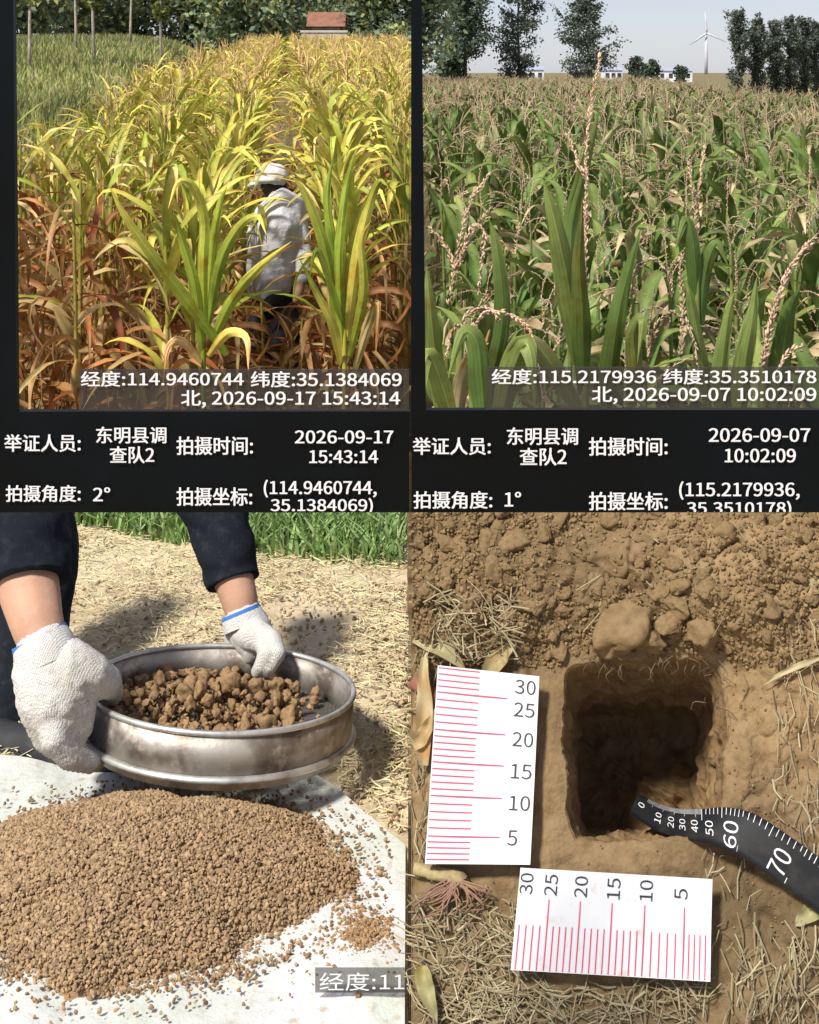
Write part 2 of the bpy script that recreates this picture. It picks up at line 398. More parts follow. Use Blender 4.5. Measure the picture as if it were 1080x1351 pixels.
T2 = np.stack([a, b, np.full(NA, nr * NA + 1)], -1)
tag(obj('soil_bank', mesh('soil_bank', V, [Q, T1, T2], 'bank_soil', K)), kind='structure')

# ------------------------------------------------------------------ text
try:
    import os
    SANS = bpy.data.fonts.load(os.path.join(bpy.utils.system_resource('DATAFILES'), 'fonts', 'Noto Sans CJK Regular.woff2'))   # Blender's own bundled typeface
except Exception:
    SANS = None
def text_vf(s):
    cu = bpy.data.curves.new('txt', 'FONT'); cu.body = s; cu.size = 1.0; cu.resolution_u = 3; cu.fill_mode = 'BOTH'
    cu.offset = TXT_OFFSET
    if SANS: cu.font = SANS
    o = bpy.data.objects.new('txt', cu); C.objects.link(o); bpy.context.view_layer.update()
    me = bpy.data.meshes.new_from_object(o.evaluated_get(bpy.context.evaluated_depsgraph_get()))
    V = np.zeros(len(me.vertices) * 3, np.float32); me.vertices.foreach_get('co', V); V = V.reshape(-1, 3).astype(float)
    me.calc_loop_triangles(); T = np.array([t.vertices[:] for t in me.loop_triangles])
    bpy.data.objects.remove(o); bpy.data.curves.remove(cu); bpy.data.meshes.remove(me)
    lo, hi = V.min(0), V.max(0); V = (V - lo) / np.maximum(hi - lo, 1e-6)
    return V[:, :2], T
TXT_OFFSET = 0.0

# ------------------------------------------------------------------ the two display screens
DB = 0.80
def scr_box(A, x0, x1, y0, y1, dd=0.006, skew=(0, 0)):
    f = [P(x0, y1, DB), P(x1, y1, DB), P(x1 , y0, DB), P(x0, y0, DB)]
    f[0] = P(x0 + skew[0], y1, DB); f[1] = P(x1 + skew[1], y1, DB)
    A.add(*hexa(f, [p + np.array([0, dd, 0]) for p in f]))
def screen(label, boxes, texts, plate, leg_x, stamp_group):
    root = empty('display_screen', P(leg_x, 676, DB) * np.array([1, 1, 0]))
    tag(root, label, 'screen', 'screens side by side')
    off = -np.array(root.location)
    A = Acc()
    for b_ in boxes: scr_box(A, *b_)
    bz = obj('bezel', A.mesh('bezel', 'screen_black', False), root, off)
    A = Acc(); x = P(leg_x, 676, DB)[0]
    A.add(*box_vf(x - .008, x + .008, DB + .007, DB + .023, 0.01, ZC + .08)); A.add(*box_vf(x - .05, x + .05, DB - .06, DB + .09, 0.0, .012))
    obj('stand_leg', A.mesh('stand_leg', 'screen_black', False), root, off)
    A = Acc(); scr_box(A, *plate, .0012)
    pl = obj('caption_plate', A.mesh('caption_plate', 'plate_smoke', False), root, off + np.array([0, -.0005, 0]))
    for (s, x0, y0, x1, y1) in texts:
        U, T = text_vf(s)
        px = x0 + U[:, 0] * (x1 - x0); py = y1 - U[:, 1] * (y1 - y0)
        V = np.stack([(px - 540) / F * DB, np.full(len(px), DB - .0016), ZC - (py - YH) / F * DB], -1)
        st_ = .42 / F * DB; T = np.vstack([T + k_ * len(V) for k_ in range(4)])           # stroke weight
        V = np.vstack([V + np.array([a_ * st_, -.00005 * k_, b_ * st_]) for k_, (a_, b_) in enumerate(((-1, -.6), (1, -.6), (-1, .6), (1, .6)))])
        me = mesh('lettering', V, T, 'print_white', smooth=False)
        if y1 > 675:
            bm = bmesh.new(); bm.from_mesh(me)
            bmesh.ops.bisect_plane(bm, geom=bm.verts[:] + bm.edges[:] + bm.faces[:], plane_co=P(540, 675.2, DB - .0016), plane_no=(0, 0, -1), clear_outer=True)
            bm.to_mesh(me); bm.free()
        obj('lettering', me, root, off)
    return root
tl = [('经度:114.9460744', 108, 489, 322, 509), ('纬度:35.1384069', 332, 489, 530, 510), ('北, 2026-09-17 15:43:14', 240, 514, 528, 537),
      ('举证人员:', 7, 572, 107, 595), ('东明县调', 128, 562, 220, 584), ('查队2', 146, 588, 204, 610), ('拍摄时间:', 234, 575, 334, 599),
      ('2026-09-17', 390, 567, 519, 584), ('15:43:14', 409, 593, 499, 610), ('拍摄角度:', 9, 639, 107, 661), ('2°', 124, 642, 146, 660),
      ('拍摄坐标:', 234, 642, 333, 666), ('(114.9460744,', 349, 632, 497, 655), ('35.1384069)', 358, 656, 492, 677)]
tr = [('经度:115.2179936', 648, 486, 864, 506), ('纬度:35.3510178', 874, 486, 1075, 506), ('北, 2026-09-07 10:02:09', 780, 509, 1075, 532),
      ('举证人员:', 544, 576, 646, 599), ('东明县调', 668, 563, 761, 586), ('查队2', 685, 590, 746, 613), ('拍摄时间:', 776, 576, 879, 600),
      ('2026-09-07', 934, 564, 1067, 582), ('10:02:09', 955, 591, 1048, 609), ('拍摄角度:', 545, 647, 648, 670), ('1°', 665, 648, 686, 667),
      ('拍摄坐标:', 776, 648, 879, 672), ('(115.2179936,', 895, 634, 1053, 658), ('35.3510178)', 905, 660, 1042, 681)]
screen('black screen with white lettering framing the golden corn field and walking person',
       [(-60, 17, -50, 543, .006, (0, 5)), (-60, 541, 543, 676), (-60, 541, -90, -50)], tl, (105, 540, 487, 541), -70, '')
screen('black screen with white lettering framing the green corn field and poplars',
       [(541.4, 555, -50, 541, .006, (0, 6)), (541.4, 1150, 541, 676), (541.4, 1150, -90, -50), (1110, 1150, -50, 541)], tr, (640, 1095, 484, 540), 1160, '')

# ------------------------------------------------------------------ corn
GRN1 = np.array([.30, .38, .045]); YEL1 = np.array([.74, .60, .12]); GOLD = np.array([.70, .51, .22]); BRN = np.array([.44, .20, .065]); DBRN = np.array([.24, .08, .027])
GRN2 = np.array([.078, .132, .027]); LGR2 = np.array([.21, .26, .07]); TAN2 = np.array([.56, .45, .26]); TAS = np.array([.70, .52, .36])

def leaf(base, az, L, W, el0, droop, n=9, curl=0., roll=0., wave=.12, fold=.22, c0=GRN1, c1=YEL1, r=None, rib=1.25, power=1.5, ncr=3):
    r = r or rng
    s = np.linspace(0, 1, n + 1); el = el0 - droop * s ** power; az_ = az + curl * s
    if r.random() < .38: el = el - r.uniform(.6, 1.7) * sstep(0, .12, s - r.uniform(.35, .8))      # a broken, folded blade
    d = np.stack([np.cos(el) * np.cos(az_), np.cos(el) * np.sin(az_), np.sin(el)], -1)
    pos = np.vstack([np.zeros(3), np.cumsum((d[:-1] + d[1:]) / 2 * L / n, 0)]) + base
    side = np.stack([-np.sin(az_), np.cos(az_), 0 * az_], -1); nor = np.cross(d, side)
    rl = roll * s; sd = side * np.cos(rl)[:, None] + nor * np.sin(rl)[:, None]; nr_ = np.cross(d, sd)
    return ribbon(pos, sd, nr_, L, W, s, wave, fold, c0, c1, rib, r, ncr)
def ribbon(pos, sd, nr_, L, W, s, wave, fold, c0, c1, rib, r, ncr=3):
    n = len(s) - 1
    wd = W * np.minimum(1, .5 + 2.2 * s) * np.clip(1 - s ** 2.4, 0.015, 1)
    ph = r.uniform(0, 6.28); V = []; K = []
    tt = np.linspace(-1, 1, ncr)
    for t in tt:
        wv = wave * wd * np.sin(s * r.uniform(11, 19) + ph + t * 1.6) * abs(t)
        V.append(pos + sd * (wd * .5 * t)[:, None] + nr_ * (abs(t) * fold * wd + wv)[:, None])
        base = c0 + (c1 - c0) * (np.clip(s * 1.15 - .1 + .12 * abs(t), 0, 1) ** 1.6)[:, None]
        K.append(base * (rib if abs(t) < .01 else (1.0 if ncr < 7 else (.88 if int(round((t + 1) * (ncr - 1) / 2)) % 2 else 1.10))))
    V = np.stack(V, 1).reshape(-1, 3); K = np.stack(K, 1).reshape(-1, 3)
    i, j = np.meshgrid(np.arange(n), np.arange(ncr - 1), indexing='ij')
    Q = np.stack([i * ncr + j, i * ncr + j + 1, (i + 1) * ncr + j + 1, (i + 1) * ncr + j], -1).reshape(-1, 4)
    return V, Q, K
OCT = np.array([[1, 0, 0], [-1, 0, 0], [0, 1, 0], [0, -1, 0], [0, 0, 1], [0, 0, -1]], float)
OCF = np.array([[0, 2, 4], [2, 1, 4], [1, 3, 4], [3, 0, 4], [2, 0, 5], [1, 2, 5], [3, 1, 5], [0, 3, 5]])
def spikelets(A, path, r, col, size=.010, step=.0075):
    """a tassel branch: axis with two-ranked spikelets"""
    p = np.asarray(path); seg = np.linalg.norm(np.diff(p, axis=0), axis=1); cum = np.concatenate([[0], np.cumsum(seg)]); L = cum[-1]
    V, Fs = tube(p, np.linspace(.0016, .0006, len(p)), 4, False); A.add(V, Fs, col * .8)
    ks = np.arange(.02 * 0, L, step)
    for n_, u in enumerate(ks):
        q = np.array([np.interp(u, cum, p[:, a]) for a in range(3)]); q2 = np.array([np.interp(min(u + .01, L + 1e-4), cum, p[:, a]) for a in range(3)])
        t = nrm(q2 - q + 1e-7); a = nrm(np.cross(t, [.3, .5, .8])); b = np.cross(t, a)
        an = r.uniform(0, 6.28); o = np.cos(an) * a + np.sin(an) * b
        ax = nrm(t + o * r.uniform(.2, .8)); e1 = nrm(np.cross(ax, o + .01)); e2 = np.cross(ax, e1); sz = size * r.uniform(.6, 1.35) * (1 - .35 * u / L)
        V = q + o * sz * r.uniform(.15, .45) + OCT[:, 0:1] * e1 * sz * .26 + OCT[:, 1:2] * e2 * sz * .26 + OCT[:, 2:3] * ax * sz * .8
        A.add(V, OCF, col * r.uniform(.6, 1.25))
def tassel_paths(r, h, nb, arch):
    out = [spline([[0, 0, 0], [.01 * r.normal(), .01 * r.normal(), h * .5], [.05 * r.normal(), .05 * r.normal(), h]], 7)]
    for k in range(nb):
        az = r.uniform(0, 6.28); L = h * r.uniform(.55, .85); z = h * r.uniform(.0, .3); el = r.uniform(.7, 1.25); dr = arch * r.uniform(.6, 1.5)
        s = np.linspace(0, 1, 7); e = el - dr * s ** 1.6; d = np.stack([np.cos(e) * np.cos(az), np.cos(e) * np.sin(az), np.sin(e)], -1)
        out.append(np.vstack([[0, 0, z], np.array([0, 0, z]) + np.cumsum(d[1:] * L / 6, 0)]))
    return out
def plant(style, seed, lod=0, H=None, dryhi=.80):
    """list of (part name, V, faces, colours); lod 0 near, 1 middle, 2 far"""
    r = np.random.default_rng(seed); out = []
    H = H or r.uniform(1.75, 2.0)
    lean = r.normal(0, .03, 2); n = (10, 6, 4)[lod]; ncr = 3
    if style == 1:
        nleaf = (26, 17, 10)[lod]; ztop = .84
    else:
        nleaf = (15, 13, 10)[lod]; ztop = .86
    zz = np.linspace(0, H * .88, (7, 4, 2)[lod])
    path = np.stack([lean[0] * zz ** 1.5 * .4, lean[1] * zz ** 1.5 * .4, zz], -1)
    V, Fs = tube(path, np.linspace(.014, .006, len(zz)), (7, 5, 3)[lod], False)
    sc_ = (BRN * .8 + GOLD * .2) if style == 1 else LGR2 * .9
    sc1 = GRN1 if style == 1 else LGR2
    tcol = np.clip(V[:, 2:3] / H - .25, 0, 1) ** .7
    out.append(('stalk', V, Fs, sc_ * (1 - tcol) + sc1 * tcol))
    az0 = r.uniform(0, 6.28)
    for k in range(nleaf):
        f = (k + .5) / nleaf; z = H * (.12 + (ztop - .12) * f if style == 1 else .25 + (ztop - .25) * f)
        az = az0 + k * math.pi + r.normal(0, .45)
        b = np.array([np.interp(z, zz, path[:, 0]), np.interp(z, zz, path[:, 1]), z])
        if style == 1:
            dry = f < r.uniform(dryhi - .35, dryhi)
            if dry:
                cA = BRN if r.random() < .45 else (GOLD * .85 if r.random() < .5 else DBRN); cB = GOLD * .85 if r.random() < .35 else (BRN * .8 if r.random() < .6 else DBRN)
                out.append(('dry_leaf',) + leaf(b, az, r.uniform(.4, .8), r.uniform(.018, .042), r.uniform(.1, 1.2), r.uniform(2.0, 2.9), n, r.normal(0, .5), r.normal(0, 2.2), .3, .3, cA * r.uniform(.8, 1.2), cB * r.uniform(.8, 1.1), r, 1.1, .8, ncr))
            else:
                g = r.uniform(0, 1); cA = (GRN1 * (1 - g * .5) + YEL1 * g * .5) * r.uniform(.6, 1.05); cB = (YEL1 if r.random() < .5 else GRN1 if r.random() < .5 else GOLD) * r.uniform(.7, 1.1)
                up = f > .78
                out.append(('leaf',) + leaf(b, az, r.uniform(.36, .66), r.uniform(.032, .054), r.uniform(1.0, 1.42), r.uniform(.4, 1.7) if up else r.uniform(.6, 2.3), n, r.normal(0, .3), r.normal(0, .7), .14, .2, cA, cB * r.uniform(.85, 1.1), r, 1.35, 1.6, ncr))
        else:
            dry = r.random() < (.45 if f < .4 else .30)
            if dry:
                out.append(('dry_leaf',) + leaf(b, az, r.uniform(.4, .65), r.uniform(.025, .045), r.uniform(.5, 1.1), r.uniform(1.8, 2.8), n, r.normal(0, .5), r.normal(0, 2.0), .3, .3, TAN2 * r.uniform(.6, 1.0), TAN2 * r.uniform(.6, 1.0), r, 1.1, .8, ncr))
            else:
                cA = GRN2 * r.uniform(.8, 1.3); cB = LGR2 * r.uniform(.6, 1.1) if r.random() < .8 else TAN2 * .8
                out.append(('leaf',) + leaf(b, az, r.uniform(.36, .62) * (1.15 - .40 * f), r.uniform(.055, .085) * (1, 1.05, 1.25)[lod], r.uniform(.9, 1.4), r.uniform(.3, 2.3), n, r.normal(0, .3), r.normal(0, .7), .12, .2, cA, cB, r, 1.7, 1.6, ncr))
    tb = np.array([*path[-1]])
    if lod == 0:
        z = H * r.uniform(.44, .54); az = r.uniform(0, 6.28); b = np.array([np.interp(z, zz, path[:, 0]), np.interp(z, zz, path[:, 1]), z]); d_ = np.array([math.cos(az) * .55, math.sin(az) * .55, .83])
        V, Fs = tube(b + np.linspace(0, .22, 8)[:, None] * d_, [.010, .021, .026, .027, .025, .020, .012, .003], 9, False)
        out.append(('ear', V, Fs, np.broadcast_to((GOLD * .9 if style == 1 else LGR2 * 1.1), (len(V), 3)) * (1 + .25 * np.sin(np.arange(len(V)) * 2.8))[:, None]))
    if style == 2 or lod or r.random() < .6:
        A = Acc(); h = r.uniform(.22, .34); col = (TAS if style == 2 else GOLD * np.array([.98, 1.0, 1.0])) * r.uniform(.8, 1.15)
        ps = tassel_paths(r, h, (r.integers(1, 5), 2, 2)[lod], 1.9 if style == 2 else 1.0)
        for p in ps:
            if lod == 0: spikelets(A, p + tb, r, col, .0080, .0050)
            elif lod == 1: V, Fs = tube(p + tb, np.linspace(.005, .0025, len(p)), 3, False); A.add(V, Fs, col)
            else:
                p2 = p[[0, 3, 6]]; V, Fs = tube(p2 + tb, np.array([.008, .008, .004]), 3, False); A.add(V, Fs, col)
        out.append(('tassel', np.concatenate(A.V), [np.concatenate(v) for v in A.F.values() if v], np.concatenate(A.K)))
    return out

# --- planting positions
def left_rows():
    pts = []
    for k in range(-2, 26):
        c = -.035 + (.31 + .5 * (k - 1) if k >= 1 else -.33 + .5 * k)
        y = 5.5 + rng.uniform(0, .3) if k < 1 else 5.9 + rng.uniform(0, .3)
        while y < 62:
            x = ROWD * y + c + rng.normal(0, .05)
            if x > SEAM * y - .04: 
                y += .3; continue
            ppx = 540 + x / y * F
            if x > -.31 * y - .35 and not (y < 7.7 and 322 < ppx < 428): pts.append((x, y))
            y += rng.uniform(.14, .21) * (1 if y < 14 else 1.35 if y < 30 else 1.9)
    return pts
def right_rows():
    pts = []; y = 2.75
    while y < 85:
        st = .32 if y < 8 else .42 if y < 20 else .65
        x = SEAM * y + .14 + rng.uniform(0, .3)
        while x < .318 * y + .3:
            if not (x / y > .19 and y > 62 - 150 * (x / y - .19)): pts.append((x + rng.normal(0, .07), y + rng.normal(0, .07)))
            x += rng.uniform(.20, .32) * (1 if y < 10 else 1.35)
        y += st
    return pts
def corn(style, pts, names, group, stuff_label, nind, hscale):
    pts = sorted(pts, key=lambda p: p[1]); near = pts[:nind]; far = pts[nind:]
    variants = []
    for v in range(7):
        variants.append([(nm, mesh(nm, V, Fs, 'leaf', K), np.asarray(V).min(0), np.asarray(V).max(0)) for nm, V, Fs, K in plant(style, 100 * style + v, 0, 1.95, .80 if v < 4 else 1.12)])
    mid = [plant(style, 300 * style + v, 1, 1.95) for v in range(8)]; low = [plant(style, 600 * style + v, 2, 1.95) for v in range(8)]
    mids = [[(nm, mesh(nm, V, Fs, 'leaf', K), np.asarray(V).min(0), np.asarray(V).max(0)) for nm, V, Fs, K in pl] for pl in mid]
    for k, (x, y) in enumerate(near):
        z = float(terr(x, y)); s = hscale(x, y) * rng.uniform(.93, 1.04); rz = rng.uniform(0, 6.28)
        root = empty('corn_plant', (x, y, z), rz); root.scale = (s, s, s)
        tag(root, names(x, y), 'corn', group)
        cs, sn = math.cos(rz), math.sin(rz)
        for nm, me, lo, hi in (variants if y < 9 else mids)[int(rng.integers(0, 7)) if style == 2 or y > 8.5 else (int(rng.integers(4, 7)) if (540 + x / y * F < 200 and rng.random() < .75) else int(rng.integers(0, 4)))]:
            cx = [(cs * a - sn * b) * s + x - SEAM * ((sn * a + cs * b) * s + y) for a in (lo[0], hi[0]) for b in (lo[1], hi[1])]
            if nm in ('leaf', 'dry_leaf') and ((style == 1 and max(cx) > .03) or (style == 2 and min(cx) < -.02)): continue   # leaves do not cross the field boundary
            obj(nm, me, root)
    A = Acc()
    for (x, y) in far:
        z = float(terr(x, y)); s = hscale(x, y) * rng.uniform(.9, 1.06); rz = rng.uniform(0, 6.28); cs, sn = math.cos(rz), math.sin(rz)
        R = np.array([[cs, sn, 0], [-sn, cs, 0], [0, 0, 1]]) * s
        tint = rng.uniform(.8, 1.2)
        for nm, V, Fs, K in (mid if y < 16 else low)[int(rng.integers(0, 8))]:
            if nm == 'stalk' and y > 16: continue
            W = V @ R + np.array([x, y, z])
            d = W[:, 0] - SEAM * W[:, 1]
            if (style == 1 and d.max() > .03) or (style == 2 and d.min() < -.02): continue
            if W[:, 2].max() < z + .9 and y > 14: continue
            A.add(W, Fs, np.clip(K * tint, 0, .9))
    tag(obj('corn_field', A.mesh('corn_field', 'leaf')), stuff_label, 'corn field', kind='stuff')
def h1(x, y): return 1.0 + .05 * math.sin(x * 1.7 + y * .9)
def h2(x, y):
    return (.90 + .09 * float(sstep(3, 9, y)) + .03 * math.sin(x * 2.1 + y)) * (1 - .16 * float(sstep(.15, .30, x / y)) * float(sstep(8, 25, y)))
def name1(x, y):
    side = 'left of' if x < ROWD * y - .035 else 'right of'; zone = 'at the front, ' if y < 6.3 else 'behind the front, ' if y < 7.7 else 'farther back, '
    return 'yellow-green corn plant with dry lower leaves ' + zone + side + ' the walking person'
def name2(x, y):
    t = x / y; side = 'left' if t < .11 else 'middle' if t < .21 else 'right'
    return ('green corn plant with tan tassel at the front, ' if y < 4.2 else 'green corn plant with tan tassel farther back, ') + side + ' part of the green field'
corn(1, left_rows(), name1, 'corn plants of the golden field', 'golden corn receding in rows towards the trees', 150, h1)
corn(2, right_rows(), name2, 'corn plants of the green field', 'green corn with tan tassels reaching back to the poplars', 150, h2)

# ------------------------------------------------------------------ leading corn leaves and tassels (own shapes)
def path_leaf(pts, W, n=16, roll=0.0, fold=.18, wave=.06, c0=GRN2, c1=LGR2, rib=1.5, face=None, ncr=13, seed=0):
    """a leaf along (px, py, depth) points, its flat side towards the viewer's side plus a turn"""
    r = np.random.default_rng(seed); p = spline([P(*q) for q in pts], n + 1); s = np.linspace(0, 1, n + 1)
    d = nrm(np.gradient(p, axis=0)); view = nrm(np.array([0.25, -1, .25]) if face is None else np.array(face, float))
    sd = nrm(np.cross(d, view)); nr_ = np.cross(sd, d)
    rl = roll * (s - .3); sd2 = sd * np.cos(rl)[:, None] + nr_ * np.sin(rl)[:, None]; nr2 = np.cross(sd2, d)
    return ribbon(p, sd2, -nr2, 1, W, s, wave, fold, c0, c1, rib, r, ncr)
def lead_plant(label, group, base_px, depth, stalk_top, leaves, tassels=(), colA=GRN2, colB=LGR2, scol=LGR2, twidth=.0100):
    top = P(*stalk_top); bx = P(base_px, 0, depth); zb = float(terr(bx[0], depth)); root = empty('corn_plant', (bx[0], depth, zb))
    tag(root, label, 'corn', group); off = -np.array(root.location)
    V, Fs = tube(spline([[bx[0], depth, zb], [(bx[0] * 2 + top[0]) / 3, (depth * 2 + top[1]) / 3, zb + (top[2] - zb) * .4], top], 9), np.linspace(.015, .008, 9), 8, False)
    obj('stalk', mesh('stalk', V, Fs, 'leaf', np.broadcast_to(scol, (len(V), 3))), root, off)
    for k, (pts, W, kw) in enumerate(leaves):
        a = dict(c0=colA, c1=colB, seed=k + int(base_px)); a.update(kw)
        nm = a.pop('nm', 'leaf'); W = W * (.80 if depth > 5 else .92); a['c0'] = np.array(a['c0']) * 1.25; a['c1'] = np.array(a['c1']) * 1.2; V, Q, K = path_leaf(pts, W, **a); obj(nm, mesh(nm, V, Q, 'leaf', K), root, off)
    r = np.random.default_rng(int(base_px))
    if tassels:
        A = Acc()
        for pts in tassels: spikelets(A, spline([P(*q) for q in pts], 14), r, TAS * r.uniform(.9, 1.15), twidth, twidth * .20)
        obj('tassel', A.mesh('tassel', 'leaf'), root, off)
    return root
G2 = 'corn plants of the green field'; G1 = 'corn plants of the golden field'
lead_plant('corn plant with broad upright bright green leaf tallest in the green field', G2, 765, 2.9, (772, 400, 2.9), [
    ([(764, 480, 2.9), (750, 380, 2.86), (733, 300, 2.82), (716, 236, 2.8)], .062, dict(c0=LGR2 * .8, c1=LGR2 * 1.2, roll=.5)),
    ([(765, 470, 2.9), (757, 390, 2.92), (752, 310, 2.95), (768, 235, 2.95), (784, 175, 2.95), (790, 142, 2.97)], .050, dict(roll=-1.0, c1=LGR2)),
    ([(770, 520, 2.9), (768, 430, 2.85), (764, 350, 2.83), (768, 260, 2.8)], .052, dict(c0=GRN2, c1=LGR2 * .7)),
    ([(775, 560, 2.9), (720, 470, 2.85), (690, 455, 2.8), (672, 520, 2.75)], .05, dict(c0=LGR2 * .8, c1=TAN2))],
    [[(772, 400, 2.9), (772, 260, 2.93), (776, 160, 2.95), (791, 70, 2.97)], [(775, 240, 2.93), (762, 215, 2.93), (748, 175, 2.95)]])
lead_plant('corn plant with long pale drooping tassel at the left of the green field', G2, 600, 2.8, (606, 430, 2.8), [
    ([(612, 560, 2.8), (640, 520, 2.75), (662, 420, 2.72), (655, 330, 2.7), (645, 290, 2.7)], .048, dict(roll=.7)),
    ([(600, 570, 2.8), (610, 500, 2.76), (628, 470, 2.7), (622, 530, 2.68)], .04, dict(c0=TAN2 * .7, c1=LGR2)),
    ([(590, 580, 2.8), (575, 480, 2.78), (566, 400, 2.75), (562, 350, 2.75)], .045, dict(c0=LGR2 * .9, c1=LGR2)),
    ([(600, 570, 2.8), (580, 500, 2.7), (562, 470, 2.66), (552, 560, 2.62)], .05, dict(c0=LGR2, c1=LGR2 * 1.1))],
    [[(593, 400, 2.8), (602, 340, 2.78), (618, 270, 2.77), (646, 228, 2.76)], [(606, 350, 2.78), (622, 300, 2.75), (638, 310, 2.74), (630, 390, 2.73)], [(604, 360, 2.78), (585, 320, 2.8), (565, 300, 2.8)],
     [(602, 350, 2.78), (634, 290, 2.8), (660, 268, 2.8)]])
lead_plant('corn plant with hooked pale tassel arching over beside the broad leaf', G2, 640, 2.55, (622, 430, 2.55), [
    ([(655, 580, 2.5), (672, 500, 2.48), (690, 455, 2.46), (700, 470, 2.44), (706, 540, 2.42)], .055, dict(c0=LGR2, c1=LGR2 * .8)),
    ([(640, 580, 2.5), (634, 500, 2.5), (628, 450, 2.5), (610, 440, 2.5), (590, 500, 2.48)], .05, dict(c0=GRN2, c1=LGR2))],
    [[(618, 440, 2.55), (640, 412, 2.53), (672, 415, 2.5), (698, 436, 2.48), (706, 476, 2.46)], [(618, 440, 2.55), (612, 420, 2.55), (640, 405, 2.55), (660, 425, 2.55)], [(618, 445, 2.55), (600, 430, 2.53), (588, 470, 2.5)]])
lead_plant('corn plant with tassel bent like a hook in the middle of the green field', G2, 850, 2.75, (838, 400, 2.75), [
    ([(800, 545, 2.75), (808, 460, 2.72), (822, 380, 2.72), (845, 300, 2.72)], .05, dict(c0=GRN2 * .7, c1=GRN2, roll=.6)),
    ([(935, 540, 2.75), (925, 470, 2.72), (912, 400, 2.7), (905, 370, 2.7)], .036, dict(c0=LGR2, c1=LGR2 * 1.2)),
    ([(838, 545, 2.75), (838, 480, 2.7), (835, 440, 2.68), (848, 420, 2.66), (840, 480, 2.64)], .04, dict(c0=LGR2, c1=LGR2))],
    [[(832, 388, 2.75), (840, 352, 2.74), (865, 343, 2.72), (885, 370, 2.71), (886, 392, 2.71)], [(898, 470, 2.7), (900, 400, 2.72), (897, 350, 2.72), (900, 335, 2.72)],
     [(855, 470, 2.7), (865, 430, 2.68), (885, 410, 2.66), (898, 420, 2.66)], [(905, 420, 2.7), (915, 450, 2.68), (922, 490, 2.66)]])
lead_plant('corn plant with thick tan tassel leaning in at the right edge of the green field', G2, 990, 2.45, (1006, 480, 2.45), [
    ([(975, 560, 2.45), (982, 480, 2.43), (992, 420, 2.42), (998, 365, 2.42)], .046, dict(c0=LGR2 * 1.1, c1=LGR2 * 1.3)),
    ([(1020, 560, 2.45), (1032, 470, 2.45), (1042, 410, 2.44), (1055, 380, 2.44)], .05, dict(c0=GRN2, c1=GRN2)),
    ([(955, 560, 2.45), (950, 500, 2.45), (960, 420, 2.46), (968, 385, 2.46)], .038, dict(c0=GRN2 * .8, c1=LGR2))],
    [[(1004, 490, 2.45), (1016, 430, 2.42), (1040, 360, 2.4), (1062, 325, 2.38), (1090, 296, 2.37)], [(1006, 480, 2.45), (1022, 400, 2.42), (1050, 340, 2.4), (1078, 318, 2.38)], [(1020, 500, 2.4), (1040, 465, 2.4), (1060, 455, 2.4)]], twidth=.0108)
lead_plant('corn plant with slim reddish tassel standing alone right of the tall leaf', G2, 925, 3.6, (918, 330, 3.6), [
    ([(920, 420, 3.6), (915, 330, 3.58), (905, 290, 3.58), (890, 330, 3.55)], .05, dict(c0=GRN2, c1=LGR2)),
    ([(922, 440, 3.6), (930, 360, 3.6), (945, 320, 3.6), (960, 350, 3.6)], .05, dict(c0=GRN2, c1=LGR2))],
    [[(918, 330, 3.6), (920, 260, 3.62), (930, 190, 3.64)], [(919, 300, 3.6), (912, 240, 3.6), (908, 205, 3.6)]])

lead_plant('corn plant with one long leaf sweeping down left in front of the walking person', G1, 270, 5.3, (268, 330, 5.3), [
    ([(300, 468, 5.3), (250, 400, 5.2), (200, 335, 5.1), (165, 285, 5.05), (143, 243, 5.02)], .062, dict(c0=GRN1, c1=YEL1 * .9, roll=.4)),
    ([(268, 470, 5.3), (258, 380, 5.2), (240, 315, 5.15), (228, 275, 5.1)], .058, dict(c0=GRN1, c1=GRN1)),
    ([(270, 440, 5.3), (268, 350, 5.25), (270, 290, 5.25), (255, 245, 5.2), (235, 240, 5.15), (222, 275, 5.1)], .055, dict(c0=GRN1, c1=YEL1)),
    ([(275, 430, 5.3), (290, 350, 5.25), (315, 300, 5.2), (340, 285, 5.15), (352, 310, 5.1)], .055, dict(c0=GRN1, c1=YEL1)),
    ([(272, 420, 5.3), (280, 330, 5.3), (290, 270, 5.3), (300, 245, 5.3)], .05, dict(c0=GRN1 * .9, c1=GRN1)),
    ([(280, 450, 5.3), (310, 390, 5.2), (345, 350, 5.1), (385, 318, 5.05)], .06, dict(c0=GRN1, c1=YEL1)),
    ([(275, 470, 5.3), (300, 440, 5.2), (325, 445, 5.1), (328, 490, 5.05)], .05, dict(c0=YEL1, c1=GOLD)),
    ([(268, 480, 5.3), (240, 450, 5.2), (222, 460, 5.15), (215, 510, 5.1)], .045, dict(c0=GOLD, c1=BRN, nm='dry_leaf', wave=.25))], colA=GRN1, colB=YEL1, scol=GRN1)
